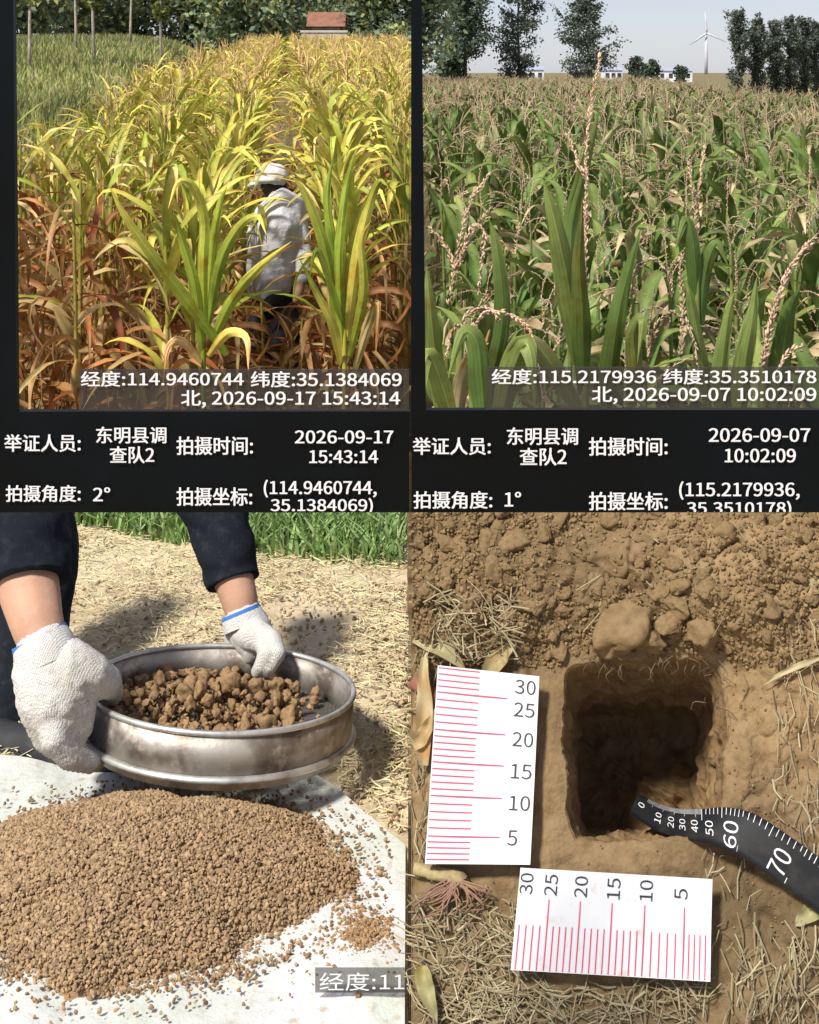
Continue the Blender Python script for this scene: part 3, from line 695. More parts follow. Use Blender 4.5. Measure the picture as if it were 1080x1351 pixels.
lead_plant('bright corn plant with tall fanned leaves just right of the walking person', G1, 455, 5.2, (455, 320, 5.2), [
    ([(452, 470, 5.2), (448, 350, 5.15), (455, 260, 5.15), (470, 195, 5.15)], .058, dict(c0=GRN1, c1=GRN1)),
    ([(450, 440, 5.2), (430, 330, 5.12), (405, 260, 5.08), (385, 230, 5.05)], .058, dict(c0=GRN1, c1=YEL1)),
    ([(458, 450, 5.2), (470, 350, 5.15), (485, 280, 5.15), (500, 240, 5.12), (512, 245, 5.1)], .06, dict(c0=YEL1, c1=GRN1)),
    ([(452, 440, 5.2), (440, 330, 5.18), (432, 260, 5.18), (440, 205, 5.18)], .055, dict(c0=GRN1, c1=GRN1)),
    ([(462, 470, 5.2), (480, 390, 5.1), (478, 320, 5.05), (490, 290, 5.0)], .05, dict(c0=GRN1, c1=YEL1)),
    ([(455, 430, 5.2), (440, 380, 5.1), (420, 330, 5.05), (408, 370, 5.0)], .055, dict(c0=GRN1, c1=GRN1, face=(1, -.6, .2))),
    ([(450, 480, 5.2), (440, 430, 5.1), (418, 385, 5.05), (395, 340, 5.0)], .05, dict(c0=YEL1, c1=GRN1)),
    ([(465, 500, 5.2), (490, 420, 5.1), (500, 400, 5.05), (496, 470, 5.0)], .05, dict(c0=GOLD, c1=BRN, nm='dry_leaf', wave=.25))], colA=GRN1, colB=YEL1, scol=YEL1 * .8)

for k, (px, dd, sc_, lab) in enumerate(((352, 6.9, .60, 'short dry broken corn plant in front of the walking person, left leg'), (392, 6.7, .56, 'short dry broken corn plant in front of the walking person, right leg'), (372, 6.3, .50, 'lowest dry corn plant below the walking person'))):
    x = (px - 540) / F * dd; root = empty('corn_plant', (x, dd, float(terr(x, dd))), k * 2.1); root.scale = (1, 1, sc_); tag(root, lab, 'corn', G1)
    for nm, V, Fs, K in plant(1, 950 + k, 0, 1.95, 1.5):
        if nm != 'tassel': obj(nm, mesh(nm, V, Fs, 'leaf', K), root)
# ------------------------------------------------------------------ remeshed organic shapes
def blob(name, chains, voxel, material, smooth_it=4, fold=None, flat=None, post=None):
    """chains: lists of (point, radius); swept spheres joined by a voxel remesh"""
    A = Acc(); me0 = bpy.data.meshes.new('ico'); bm = bmesh.new(); bmesh.ops.create_icosphere(bm, subdivisions=2, radius=1); bm.to_mesh(me0); bm.free()
    V0 = np.array([v.co[:] for v in me0.vertices]); F0 = np.array([p.vertices[:] for p in me0.polygons]); bpy.data.meshes.remove(me0)
    for ch in chains:
        for (a, ra), (b, rb) in zip(ch[:-1], ch[1:]):
            a, b = np.asarray(a, float), np.asarray(b, float); ra_, rb_ = np.broadcast_to(ra, 3), np.broadcast_to(rb, 3)
            n = max(2, int(np.linalg.norm(b - a) / (min(ra_.min(), rb_.min()) * .3)) + 1)
            for t in np.linspace(0, 1, n): A.add(V0 * (ra_ + (rb_ - ra_) * t) + a + (b - a) * t, F0)
    o = obj('tmp', A.mesh('tmp', None))
    m = o.modifiers.new('r', 'REMESH'); m.mode = 'VOXEL'; m.voxel_size = voxel; m.use_smooth_shade = True
    if smooth_it:
        s = o.modifiers.new('s', 'SMOOTH'); s.factor = .5; s.iterations = smooth_it
    bpy.context.view_layer.update()
    me = bpy.data.meshes.new_from_object(o.evaluated_get(bpy.context.evaluated_depsgraph_get())); bpy.data.objects.remove(o); me.name = name
    V = np.zeros(len(me.vertices) * 3, np.float32); me.vertices.foreach_get('co', V); V = V.reshape(-1, 3).astype(float)
    N = np.zeros(len(me.vertices) * 3, np.float32); me.vertices.foreach_get('normal', N); N = N.reshape(-1, 3)
    if fold: V = V + N * (fold[1] * fbm(V * fold[0] * np.array(fold[2] if len(fold) > 2 else (1, 1, 1)), 3, 13))[:, None]
    if post: V = post(V, N)
    me.vertices.foreach_set('co', V.astype(np.float32).ravel()); me.polygons.foreach_set('use_smooth', np.full(len(me.polygons), True)); me.update()
    me.materials.clear(); me.materials.append(M[material]); return me
def chain(pts, scale_d=None):
    """(px, py, depth, radius in px) -> (point, metres)"""
    return [(P(x, y, d), r * d / F) for x, y, d, r in pts]

# --- person walking between the corn rows
D1 = 7.6
pr = empty('person', (*P(368, 600, D1)[:2], float(terr(*P(368, 600, D1)[:2]))))
tag(pr, 'person in pale grey top and cap walking away between the corn rows', 'person'); off = -np.array(pr.location)
feet = float(terr(P(368, 0, D1)[0], D1)); fy = YH + (ZC - feet) * F / D1
obj('body', blob('body', [chain([(361, 234, D1 + .06, 17), (364, 246, D1 + .05, 16)]), chain([(366, 258, D1, 13), (368, 276, D1, 15), (366, 300, D1, 24), (360, 350, D1, 24), (360, 390, D1, 27)]),
    chain([(387, 276, D1, 10), (399, 326, D1 - .03, 8.5), (397, 368, D1 - .1, 7), (394, 384, D1 - .12, 8), (391, 397, D1 - .14, 5.5)]), chain([(344, 288, D1, 10), (332, 330, D1 + .1, 8), (340, 360, D1 + .3, 7)]),
    chain([(350, 395, D1, 17), (348, 480, D1, 13), (346, fy - 10, D1, 9)]), chain([(374, 395, D1, 17), (380, 480, D1 - .1, 13), (386, fy - 10, D1, 9)])], .012, 'skin'), pr, off)
obj('shirt', blob('shirt', [chain([(372, 272, D1 - .02, 20), (366, 296, D1 - .04, 34), (360, 330, D1 - .02, 33), (359, 374, D1, 33)]), chain([(348, 288, D1, 19), (368, 274, D1 - .02, 20), (385, 271, D1 - .03, 19), (393, 296, D1 - .02, 13.5), (400, 328, D1 - .04, 11.5), (398, 366, D1 - .1, 9.5)]),
    chain([(350, 290, D1, 16), (338, 312, D1 + .05, 13), (331, 335, D1 + .12, 11), (340, 356, D1 + .28, 9.5)]), chain([(374, 262, D1 - .02, 14), (384, 266, D1 - .02, 15)])], .010, 'shirt', 4, (8, .014, (1, 1, .5))), pr, off)
obj('trousers', blob('trousers', [chain([(358, 362, D1, 28), (361, 392, D1, 31)]), chain([(350, 395, D1, 21), (348, 480, D1, 18), (346, fy - 20, D1, 14)]), chain([(374, 395, D1, 21), (380, 480, D1 - .1, 18), (386, fy - 20, D1, 14)])], .014, 'trouser', 4, (8, .012)), pr, off)
obj('hair', blob('hair', [chain([(360, 238, D1 + .02, 19), (363, 248, D1 + .03, 17)])], .008, 'hair', 3, (30, .004)), pr, off)
obj('cap', blob('cap', [chain([(365, 232, D1, 17), (357, 231, D1 + .02, 17.5), (350, 234, D1 + .04, 15)]), [(P(360, 236, D1 + .02), (.098, .098, .030)), (P(358, 237, D1 + .03), (.098, .098, .030))], [(P(345, 242, D1 + .05), (.07, .07, .012)), (P(336, 246, D1 + .09), (.05, .06, .010))]], .006, 'cap', 2, (22, .004)), pr, off)
for sx in (346, 386):
    p = P(sx, fy - 8, D1); obj('shoe', blob('shoe', [[(p, .045), (p + np.array([0, .14, -.01]), .04)]], .012, 'shoe'), pr, off)

# ------------------------------------------------------------------ trees
def tree(name, label, cat_group, x, y, H, crown, cols, nleaf, lsize, seed, trunk_r=.12, narrow=False, bare=.12, z=None, bark='bark', spread=1.0):
    """crown: (base fraction, half width, shape power)"""
    r = np.random.default_rng(seed); zb = float(terr(x, y)) if z is None else z
    root = empty(name, (x, y, zb)); tag(root, label, 'tree', cat_group)
    A = Acc(); zz = np.linspace(0, H * .95, 8); path = np.stack([r.normal(0, .01 * H, 8).cumsum() * .3, r.normal(0, .01 * H, 8).cumsum() * .3, zz], -1); path[0, :2] = 0
    A.add(*tube(path, np.linspace(trunk_r, trunk_r * .15, 8), 7))
    nl = int(44 if not narrow else 44); tips = []
    for k in range(nl):
        f = crown[0] + (1 - crown[0]) * (k + r.random()) / nl * .97; b = np.array([np.interp(H * f * .95, zz, path[:, a]) for a in range(3)])
        g = (f - crown[0]) / (1 - crown[0]); wd = crown[1] * (np.sin(np.pi * np.clip(g * .92 + .12, 0, 1)) ** crown[2]) * r.uniform(.6, 1.1)
        az = r.uniform(0, 6.28); el = r.uniform(.9, 1.25) if narrow else r.uniform(.15, .75)
        e = b + np.array([math.cos(az) * wd, math.sin(az) * wd, wd * math.tan(el) * (.9 if narrow else .8)])
        m_ = (b + e) / 2 - np.array([0, 0, .08 * wd]); A.add(*tube(spline([b, m_, e], 5), np.linspace(trunk_r * .3, trunk_r * .06, 5), 4, False)); tips.append((b, m_, e, wd))
    obj('trunk', A.mesh('trunk', bark), root)
    n = nleaf; ti = r.integers(0, nl, n); Bs = np.array([t[0] for t in tips])[ti]; Es = np.array([t[2] for t in tips])[ti]; Ws = np.array([t[3] for t in tips])[ti]
    u = r.uniform(.25, 1.08, (n, 1)); cen = Bs + (Es - Bs) * u; cl = r.normal(0, 1, (n, 3)) * (spread * (.07 * crown[1] + .13 * Ws))[:, None] * np.array([1, 1, .85]); cen = cen + cl
    ax = nrm(r.normal(0, 1, (n, 3)) + np.array([0, 0, .5])); a1 = nrm(np.cross(ax, r.normal(0, 1, (n, 3)))); a2 = np.cross(ax, a1); sz = lsize * r.uniform(.6, 1.3, (n, 1))
    V = np.stack([cen - a1 * sz, cen + a2 * sz * .6, cen + a1 * sz, cen - a2 * sz * .6], 1).reshape(-1, 3); Q = np.arange(4 * n).reshape(-1, 4)
    cc = np.array(cols)[r.integers(0, len(cols), n)] * (1 + .35 * vnoise(cen * (1.2 / max(crown[1], .6)), seed))[:, None] * r.uniform(.8, 1.2, (n, 1))
    obj('crown', mesh('crown', V, Q, 'foliage_far', np.repeat(np.clip(cc, .005, .9), 4, 0), False), root)
    return root
DG = [(.07, .105, .065), (.09, .125, .07), (.055, .085, .06)]; PG = [(.12, .145, .11), (.17, .195, .155), (.085, .108, .085)]
# poplars and the lone tree behind the green field
def at(px, d): return (px - 540) / F * d
tg = 'trees behind the green field'
tree('poplar_tree', 'big dense poplar at the left edge of the pale sky', tg, at(612, 130), 130, 17, (.06, 3.2, .55), PG[:1] + DG, 17000, .17, 1, .2, spread=.85)
tree('poplar_tree', 'loose grey-green poplar right beside the big dense poplar', tg, at(684, 135), 135, 16, (.06, 2.5, .6), PG, 8000, .16, 2, .2, spread=.8)
tree('lone_tree', 'lone tree with open uneven crown in the middle of the sky', tg, at(776, 120), 120, 9.6, (.14, 3.2, .8), PG[:1] + PG[2:], 6000, .15, 3, .2, spread=.6)
for k, (px, top) in enumerate(((972, 24), (999, 33), (1023, 36), (1041, 34), (1058, 32), (1078, 38), (1100, 30))):
    d = 100 + 1.5 * k; zb = Z0; h = ZC + (YH - top) / F * d - zb
    tree('slender_poplar', ('leftmost and tallest of the slender poplars in the row at right' if k == 0 else ['second', 'third', 'fourth', 'fifth', 'sixth', 'last'][k - 1] + ' slender poplar from the left in the row at right'), 'row of slender poplars', at(px, d), d, h * 1.16, (.0, .84, .5), PG, 7500, .10, 20 + k, .1, True)
for k, (px, d, h, w_) in enumerate(((839, 260, 5.5, 1.6), (862, 280, 5, 1.4), (850, 300, 4.2, 1.6), (898, 290, 3.6, 1.6))):
    tree('far_tree', ['tiny', 'small', 'low', 'round'][k] + ' dark tree on the far skyline between lone tree and turbine', 'far trees on the skyline', at(px, d), d, h, (.05, w_, .5), DG, 500, .4, 40 + k, .12)
# far buildings
def house(name, label, x, y, w_, dp, h, rh, wall, roof, z=None, nwin=2, group=None):
    zb = float(terr(x, y)) if z is None else z; root = empty(name, (x, y, zb)); tag(root, label, 'building', group)
    obj('wall', mesh('wall', *box_vf(-w_ / 2, w_ / 2, -dp / 2, dp / 2, 0, h), wall, smooth=False), root)
    e = .25; V = [[-w_ / 2 - e, -dp / 2 - e, h + .01], [w_ / 2 + e, -dp / 2 - e, h + .01], [w_ / 2 + e, dp / 2 + e, h + .01], [-w_ / 2 - e, dp / 2 + e, h + .01], [-w_ / 2 - e, 0, h + rh], [w_ / 2 + e, 0, h + rh]]
    obj('roof', mesh('roof', V, [np.array([[0, 1, 5, 4], [2, 3, 4, 5], [3, 2, 1, 0]]), np.array([[0, 4, 3], [1, 2, 5]])], roof, smooth=False), root)
    for k in range(nwin):
        cx = (-.5 + (k + .5) / nwin) * w_
        obj('window', mesh('window', *box_vf(cx - .45, cx + .45, -dp / 2 - .03, -dp / 2 + .02, h * .35, h * .78), 'dark_pane', smooth=False), root)
fg = 'far buildings on the skyline'
house('far_shed', 'long low white shed with blue-grey roof on the far skyline', at(880, 320), 320, 10, 8, 2.6, .8, 'far_white', 'far_roof', nwin=5, group=fg)
house('far_house', 'white far house left of the lone tree', at(700, 300), 300, 5, 6, 2.8, .8, 'far_white', 'far_roof', nwin=3, group=fg)
house('far_house', 'white far house just right of the lone tree', at(806, 310), 310, 4, 6, 2.7, .8, 'far_white', 'far_roof', nwin=3, group=fg)
# wind turbine
wx, wd = at(931, 1500), 1500.0; hub = ZC + (YH - 44) / F * wd - Z0
wt = empty('wind_turbine', (wx, wd, Z0)); tag(wt, 'white three-bladed wind turbine far off against the pale sky', 'wind turbine')
V, Fs = tube([[0, 0, 0], [0, 0, hub * .5], [0, 0, hub]], [1.9, 1.6, 1.1], 12); obj('tower', mesh('tower', V, Fs, 'turbine_paint'), wt)
V, Fs = tube([[0, 2, hub + .6], [0, -1, hub + .6], [0, -3.2, hub + .6]], [1.3, 1.5, .9], 10); obj('nacelle', mesh('nacelle', V, Fs, 'turbine_paint'), wt)
for k in range(3):
    a = math.radians(95 + 120 * k); d_ = np.array([math.cos(a), 0, math.sin(a)]); e_ = np.array([-math.sin(a), 0, math.cos(a)]); c_ = np.array([0, -3.4, hub + .6])
    V = []
    for t, wv in ((0, .8), (.15, 1.5), (.5, 1.0), (1, .2)):
        for sx, sy in ((1, .2), (-1, .2), (-1, -.2), (1, -.2)): V.append(c_ + d_ * t * 24 + e_ * wv * sx * .8 + np.array([0, sy * wv, 0]))
    Q = [[4 * i_ + j_, 4 * i_ + (j_ + 1) % 4, 4 * i_ + 4 + (j_ + 1) % 4, 4 * i_ + 4 + j_] for i_ in range(3) for j_ in range(4)] + [[3, 2, 1, 0], [12, 13, 14, 15]]
    obj('blade', mesh('blade', V, np.array(Q), 'turbine_paint'), wt)
# behind the golden field: tree belt, saplings, hut, wall
tb = 'tree belt behind the golden field'
BG = [(.19, .25, .16), (.25, .31, .16), (.14, .195, .135), (.36, .37, .15)]
belt = [(18, 60, 6.5, 2.6), (75, 66, 8, 3.0), (130, 72, 8.5, 3.2), (190, 74, 8.5, 3.2), (245, 72, 8, 3.0), (292, 70, 7.5, 2.8), (335, 68, 7.5, 2.8), (372, 76, 8, 3.0), (410, 84, 8, 3.0), (462, 72, 7, 2.6), (500, 68, 7, 2.6), (540, 66, 7, 2.6)]
ordn = ['first', 'second', 'third', 'fourth', 'fifth', 'sixth', 'seventh', 'eighth', 'ninth', 'tenth', 'eleventh', 'last']
YG = [(.22, .25, .07), (.28, .28, .09), (.14, .17, .06)]
for k, (px, d, h, w_) in enumerate(belt):
    tree('belt_tree', ordn[k] + ' tree from the left in the dark belt behind the golden field', tb, at(px, d), d, h, (.02, w_, .4), (BG if k not in (1, 5) else BG + YG), 6500, .17, 60 + k, .12)
for k, (px, d, h) in enumerate(((38, 34, 5.2), (100, 40, 5), (126, 36, 4.6), (172, 46, 5.4), (212, 38, 4.6))):
    tree('sapling', ordn[k] + ' thin pale-stemmed sapling from the left on the grassy rise', 'saplings on the grassy rise', at(px, d), d, h, (.35, .42, .5), YG, 900, .085, 90 + k, .05, bark='pale_bark')
house('brick_hut', 'small brick hut with brown roof at the far end of the golden field', at(432, 66), 66, 1.35, 2, 2.4, .75, 'brick_wall', 'roof_tile', nwin=1)
A = Acc(); xw = at(428, 63.5); A.add(*box_vf(-1.05, 1.05, -.1, .1, 0, 2.1)); A.add(*box_vf(-1.1, 1.1, -.15, .15, 2.1, 2.2)); wl = obj('low_wall', A.mesh('low_wall', 'plaster', False), None, (xw, 63.5, float(terr(xw, 63.5))))
tag(wl, 'low plastered wall in front of the small brick hut', 'wall')
# weeds on the grassy rise (stuff)
n = 60000; yy = 6.5 + 53.5 * rng.uniform(0, 1, n) ** .8; cc_ = -1.55 - rng.uniform(0, 1, n) ** 1.1 * (1.5 + yy * .24); xx = ROWD * yy + cc_; zz = terr(xx, yy)
hh = rng.uniform(.15, .42, n) * (1 + .5 * vnoise(np.stack([xx * .4, yy * .2, xx * 0], -1), 7)); az = rng.uniform(0, 6.28, n); wv = .010 + .0006 * yy
bd = np.stack([np.cos(az), np.sin(az), az * 0], -1); ln = rng.normal(0, .3, (n, 3)) * np.array([1, 1, 0]); b0 = np.stack([xx, yy, zz - .03], -1)
V = np.stack([b0 - bd * wv[:, None], b0 + bd * wv[:, None], b0 + ln * hh[:, None] * .5 + np.array([0, 0, 1]) * (hh * .6)[:, None] + bd * wv[:, None] * .8, b0 + ln * hh[:, None] + np.array([0, 0, 1]) * hh[:, None]], 1).reshape(-1, 3)
kc = np.array([(.25, .29, .09), (.30, .32, .11), (.42, .37, .18), (.19, .23, .07)])[rng.integers(0, 4, n)] * (1 + .3 * vnoise(np.stack([xx * .5, yy * .3, xx * 0], -1), 77))[:, None]
tag(obj('weeds', mesh('weeds', V, np.arange(4 * n).reshape(-1, 4), 'grass_mat', np.repeat(kc, 4, 0), False)), 'soft green weeds over the rise left of the corn', 'weeds', kind='stuff')

# ------------------------------------------------------------------ sieving place (left): cloth, heap, sieve, person
def clod_mesh(name, seed, material, flat=.8, sub=3, rough=1.0):
    r = np.random.default_rng(seed); bm = bmesh.new(); bmesh.ops.create_icosphere(bm, subdivisions=sub, radius=1); me0 = bpy.data.meshes.new('t'); bm.to_mesh(me0); bm.free()
    V = nrm(np.array([v.co[:] for v in me0.vertices])); Fc = np.array([p.vertices[:] for p in me0.polygons]); bpy.data.meshes.remove(me0)
    n = nrm(r.normal(0, 1, (9, 3))); dd = r.uniform(.62, .95, 9); dots = V @ n.T
    rad = np.min(np.where(dots > .15, dd / np.maximum(dots, .15), 1.25), 1); rad = (.12 + .88 * rad) * (1 + rough * .20 * fbm(V * 1.4 + seed, 2, seed) + rough * .10 * fbm(V * 4.0 + seed, 4, seed + 3, .6))
    V = V * rad[:, None] * np.array([1.1, 1.0, flat]) * np.array([r.uniform(.85, 1.2), 1, 1])
    return mesh(name, V, Fc, material)
def rot_from(nv):
    return Vector(nv).to_track_quat('Z', 'Y')
def crumbs(name, pos, rad, cols, material, label, cat, up=None, sub20=True):
    """many small lumps joined into one stuff object"""
    n = len(pos); bm = bmesh.new(); bmesh.ops.create_icosphere(bm, subdivisions=1, radius=1); me0 = bpy.data.meshes.new('t'); bm.to_mesh(me0); bm.free()
    V0 = nrm(np.array([v.co[:] for v in me0.vertices])); F0 = np.array([p.vertices[:] for p in me0.polygons]); bpy.data.meshes.remove(me0)
    var = rng.uniform(.7, 1.25, (n, len(V0), 1)); a, b, c = [nrm(rng.normal(0, 1, (n, 3))) for _ in range(3)]; b = nrm(np.cross(a, b)); c = np.cross(a, b)
    sc3 = np.stack([rng.uniform(.8, 1.35, n), rng.uniform(.7, 1.0, n), rng.uniform(.55, .9, n)], -1)
    L0 = V0[None] * var * sc3[:, None, :]
    V = (L0[..., 0:1] * a[:, None] + L0[..., 1:2] * b[:, None] + L0[..., 2:3] * c[:, None]) * np.asarray(rad)[:, None, None] + np.asarray(pos)[:, None]
    Fc = (F0[None] + (np.arange(n) * len(V0))[:, None, None]).reshape(-1, 3)
    o = obj(name, mesh(name, V.reshape(-1, 3), Fc, material, np.repeat(cols, len(V0), 0), False)); return tag(o, label, cat, kind='stuff')
def straws(name, base, dirs, nors, length, width, cols, label, cat):
    """thin bent flat stalks joined into one stuff object"""
    n = len(base); L_ = np.asarray(length)[:, None]; w_ = np.asarray(width)[:, None]; d = nrm(dirs); sd = nrm(np.cross(d, nors)); nn = np.cross(sd, d)
    bend = rng.normal(0, .10, (n, 1)) * L_; V = []
    for t in (0, .5, 1):
        c_ = base + d * (L_ * (t - .5)) + sd * bend * (1 - abs(2 * t - 1)) + nn * (.25 * bend * (1 - abs(2 * t - 1)))
        V += [c_ - sd * w_ * .5, c_ + nn * w_ * .35, c_ + sd * w_ * .5]
    V = np.stack(V, 1); q = np.array([[0, 1, 4, 3], [1, 2, 5, 4], [3, 4, 7, 6], [4, 5, 8, 7]])
    Q = (q[None] + (np.arange(n) * 9)[:, None, None]).reshape(-1, 4)
    o = obj(name, mesh(name, V.reshape(-1, 3), Q, 'straw', np.repeat(cols, 9, 0), False)); return tag(o, label, cat, kind='stuff')

# cloth
ya, yb = 1.2, G(100, 1013)[1]; p1, p2 = G(398, 1016), G(541, 1132); NX, NY = 150, 120; V = []
for t in np.linspace(0, 1, NY):
    y = ya + (yb - ya) * t; xr = min(p1[0] + (p2[0] - p1[0]) * (y - p1[1]) / (p2[1] - p1[1]), -.004); xl = -.62
    for u in np.linspace(0, 1, NX): V.append([xl + (xr - xl) * u, y + .010 * math.sin(u * 9 + 1) * t, 0])
V = np.array(V); e = (V - np.array([0, 0, 0])); lift = .010 + .006 * fbm(e * 6, 3, 201) + .003 * fbm(e * 22 * np.array([1, .4, 1]), 3, 205)
V[:, 2] = np.maximum(lift, .0065) + .002
cl = obj('ground_sheet', mesh('ground_sheet', V, gridq(NY, NX)[:, ::-1], 'cloth')); tag(cl, 'white plastic sheet spread on the ground under the soil heap', 'sheet')

# heap of sieved soil
HC = G(192, 1192); HC[2] = 0; HRX, HRY, HH = .205, .168, .074
def heap_z(x, y):
    th_ = np.arctan2(y - HC[1], x - HC[0]); lob = 1 + .08 * np.sin(3 * th_ + .6) + .05 * np.sin(7 * th_ + 2) + .03 * np.sin(13 * th_)
    rr = np.hypot((x - HC[0]) / HRX, (y - HC[1] - .02) / HRY) / lob
    return HH * np.clip(1 - rr ** 1.5, 0, 1) ** .85, rr
gx, gy = np.meshgrid(np.linspace(HC[0] - .27, HC[0] + .27, 90), np.linspace(HC[1] - .23, HC[1] + .25, 90), indexing='ij')
hz, rr = heap_z(gx, gy); Vh = np.stack([gx, gy, np.where(rr < 1, hz + .010, -.02)], -1).reshape(-1, 3)
n = 36000; a = rng.uniform(0, 6.28, n); q = np.sqrt(rng.uniform(0, 1.12, n)); hx = HC[0] + q * HRX * np.cos(a) * 1.06; hy = HC[1] + .02 + q * HRY * np.sin(a) * 1.06
hz, rr = heap_z(hx, hy); keep = rng.uniform(0, 1, n) > np.clip((rr - .93) * 5, 0, .93); hx, hy, hz = hx[keep], hy[keep], hz[keep]; n = len(hx)
rad = rng.uniform(.0009, .0028, n) * np.where(rng.random(n) < .10, 1.5, 1)
base = np.array([.300, .205, .118])[None] * rng.uniform(.68, 1.3, (n, 1)) * np.array([1, 1, 1]) + rng.normal(0, .003, (n, 3))
# the mound under the grains and its grains are one heap
hp = crumbs('soil_heap', np.stack([hx, hy, hz + .012 + rng.uniform(-.001, .003, n)], -1), rad, np.clip(base, .02, .9), 'granule', 'heap of fine brown sieved soil crumbs on the white sheet', 'soil heap')
core = obj('heap_core', mesh('heap_core', Vh, gridq(90, 90), 'granule', np.broadcast_to(np.array([.27, .17, .09]), (len(Vh), 3))), hp)
# loose crumbs on the sheet
n = 1100; a = rng.uniform(0, 6.28, n); q = 1.0 + np.abs(rng.normal(0, .13, n)); x = HC[0] + q * HRX * np.cos(a) * 1.05; y = HC[1] + .02 + q * HRY * np.sin(a) * 1.05
sp = G(482, 1262); m_ = 900; x = np.concatenate([x, sp[0] + rng.normal(0, .018, m_)]); y = np.concatenate([y, sp[1] + rng.normal(0, .022, m_)])
m2 = 220; x = np.concatenate([x, rng.uniform(-.28, -.02, m2)]); y = np.concatenate([y, rng.uniform(1.3, 1.72, m2)])
xr = np.minimum(p1[0] + (p2[0] - p1[0]) * (y - p1[1]) / (p2[1] - p1[1]), -.004) - .006; ok = (x < xr) & (y < yb - .01) & (x > -.6) & (y > 1.22); x, y = x[ok], y[ok]; n = len(x)
dens = np.exp(-(((x - sp[0]) / .016) ** 2 + ((y - sp[1]) / .02) ** 2))
crumbs('loose_crumbs', np.stack([x, y, .0165 + dens * .006 + rng.uniform(-.001, .002, n)], -1), rng.uniform(.0009, .0030, n), np.array([.31, .195, .10])[None] * rng.uniform(.6, 1.2, (n, 1)), 'granule', 'soil crumbs scattered over the white sheet', 'soil crumbs')

# straw and grass on the terrace
def cloth_right(y): return np.minimum(p1[0] + (p2[0] - p1[0]) * (y - p1[1]) / (p2[1] - p1[1]), 0.0)
n = 22000; y = rng.uniform(1.25, 2.8, n); x = -rng.uniform(0, 1, n) * (.31 * y + .05); ok = ~((y < yb + .01) & (x < cloth_right(y) + .01)) & (fbm(np.stack([x * 5, y * 5, x * 0], -1), 3, 77) + .25 * rng.normal(0, 1, n) > .12); x, y = x[ok], y[ok]; n = len(x)
az = rng.uniform(0, 6.28, n); d = np.stack([np.cos(az), np.sin(az), rng.normal(0, .18, n)], -1)
cs = np.array([(.58, .49, .31), (.52, .41, .25), (.62, .56, .31), (.44, .33, .20), (.58, .53, .26)])[rng.integers(0, 5, n)] * rng.uniform(.75, 1.15, (n, 1))
straws('straw_litter', np.stack([x, y, rng.uniform(.004, .014, n) + .02 * sstep(2.2, 3, y) * 0], -1), d, np.tile([0., 0, 1.], (n, 1)) + rng.normal(0, .25, (n, 3)), rng.uniform(.005, .026, n), rng.uniform(.0008, .0024, n), cs, 'dry yellow straw litter over the ground behind the sieve', 'straw')
n = 1800; y = rng.uniform(1.25, 2.4, n); x = -rng.uniform(0, 1, n) ** 1.5 * .6; ok = ~((y < yb + .01) & (x < cloth_right(y) + .008)); x, y = x[ok], y[ok]; n = len(x)
crumbs('ground_crumbs', np.stack([x, y, rng.uniform(.001, .006, n)], -1), rng.uniform(.0018, .0055, n), np.array([.42, .31, .19])[None] * rng.uniform(.6, 1.2, (n, 1)), 'granule', 'crumbly soil on the bare ground right of the sieve', 'soil crumbs')
n = 7000; x = rng.uniform(-1.1, -.005, n); px_ = 540 + x / 2.6 * F; yl = .9 * F / (np.interp(px_, [98, 330, 540], [700, 735, 750]) - YH); y = yl + np.abs(rng.normal(0, .28, n)); ok = y < 2.9; x, y = x[ok], y[ok]; n = len(x)
hh = rng.uniform(.05, .15, n) * (1 - .45 * np.exp(-(y - yl[ok]) / .06)); az = rng.uniform(0, 6.28, n); bd = np.stack([np.cos(az), np.sin(az), az * 0], -1); ln = rng.normal(0, .45, (n, 3)) * np.array([1, 1, 0]); w_ = rng.uniform(.0018, .004, n)[:, None]
b0 = np.stack([x, y, x * 0 - .002], -1); up = np.array([0, 0, 1.]); V = []
for t, ww in ((0, 1), (.4, .95), (.75, .6), (1, .08)):
    c_ = b0 + up * (hh * t * (1 - .15 * t))[:, None] + ln * (hh * t * t)[:, None]; V += [c_ - bd * w_ * ww, c_ + bd * w_ * ww]
V = np.stack(V, 1).reshape(-1, 3); qd = np.array([[0, 1, 3, 2], [2, 3, 5, 4], [4, 5, 7, 6]]); Q = (qd[None] + (np.arange(n) * 8)[:, None, None]).reshape(-1, 4)
kc = np.array([(.22, .36, .11), (.29, .42, .15), (.38, .47, .22), (.16, .28, .08)])[rng.integers(0, 4, n)] * rng.uniform(.8, 1.2, (n, 1))
tag(obj('grass', mesh('grass', V, Q, 'grass_mat', np.repeat(kc, 8, 0))), 'bright green grass along the back of the straw ground', 'grass', kind='stuff')

# sieve
SC, SR = P(293, 905, 1.75), .170; e1 = nrm([math.cos(.06), 0, -math.sin(.06)]); tau = math.radians(7); e2 = nrm(np.array([0, math.cos(tau), -math.sin(tau)])); e2 = nrm(e2 - e1 * (e1 @ e2)); e3 = np.cross(e1, e2)
def SV(r_, a_, h_): return SC + e1 * (r_ * math.cos(a_)) + e2 * (r_ * math.sin(a_)) + e3 * h_
def lathe(profile, ns=96, closed=True):
    V = np.array([SV(r_, 2 * math.pi * k / ns, h_) for k in range(ns) for r_, h_ in profile]); m = len(profile); Q = []
    for k in range(ns):
        for j in range(m if closed else m - 1):
            Q.append([k * m + j, ((k + 1) % ns) * m + j, ((k + 1) % ns) * m + (j + 1) % m, k * m + (j + 1) % m])
    return V, np.array(Q)
sv = empty('soil_sieve', SC - e3 * .064); tag(sv, 'round stained steel soil sieve held tilted in gloved hands', 'sieve'); so = -np.array(sv.location)
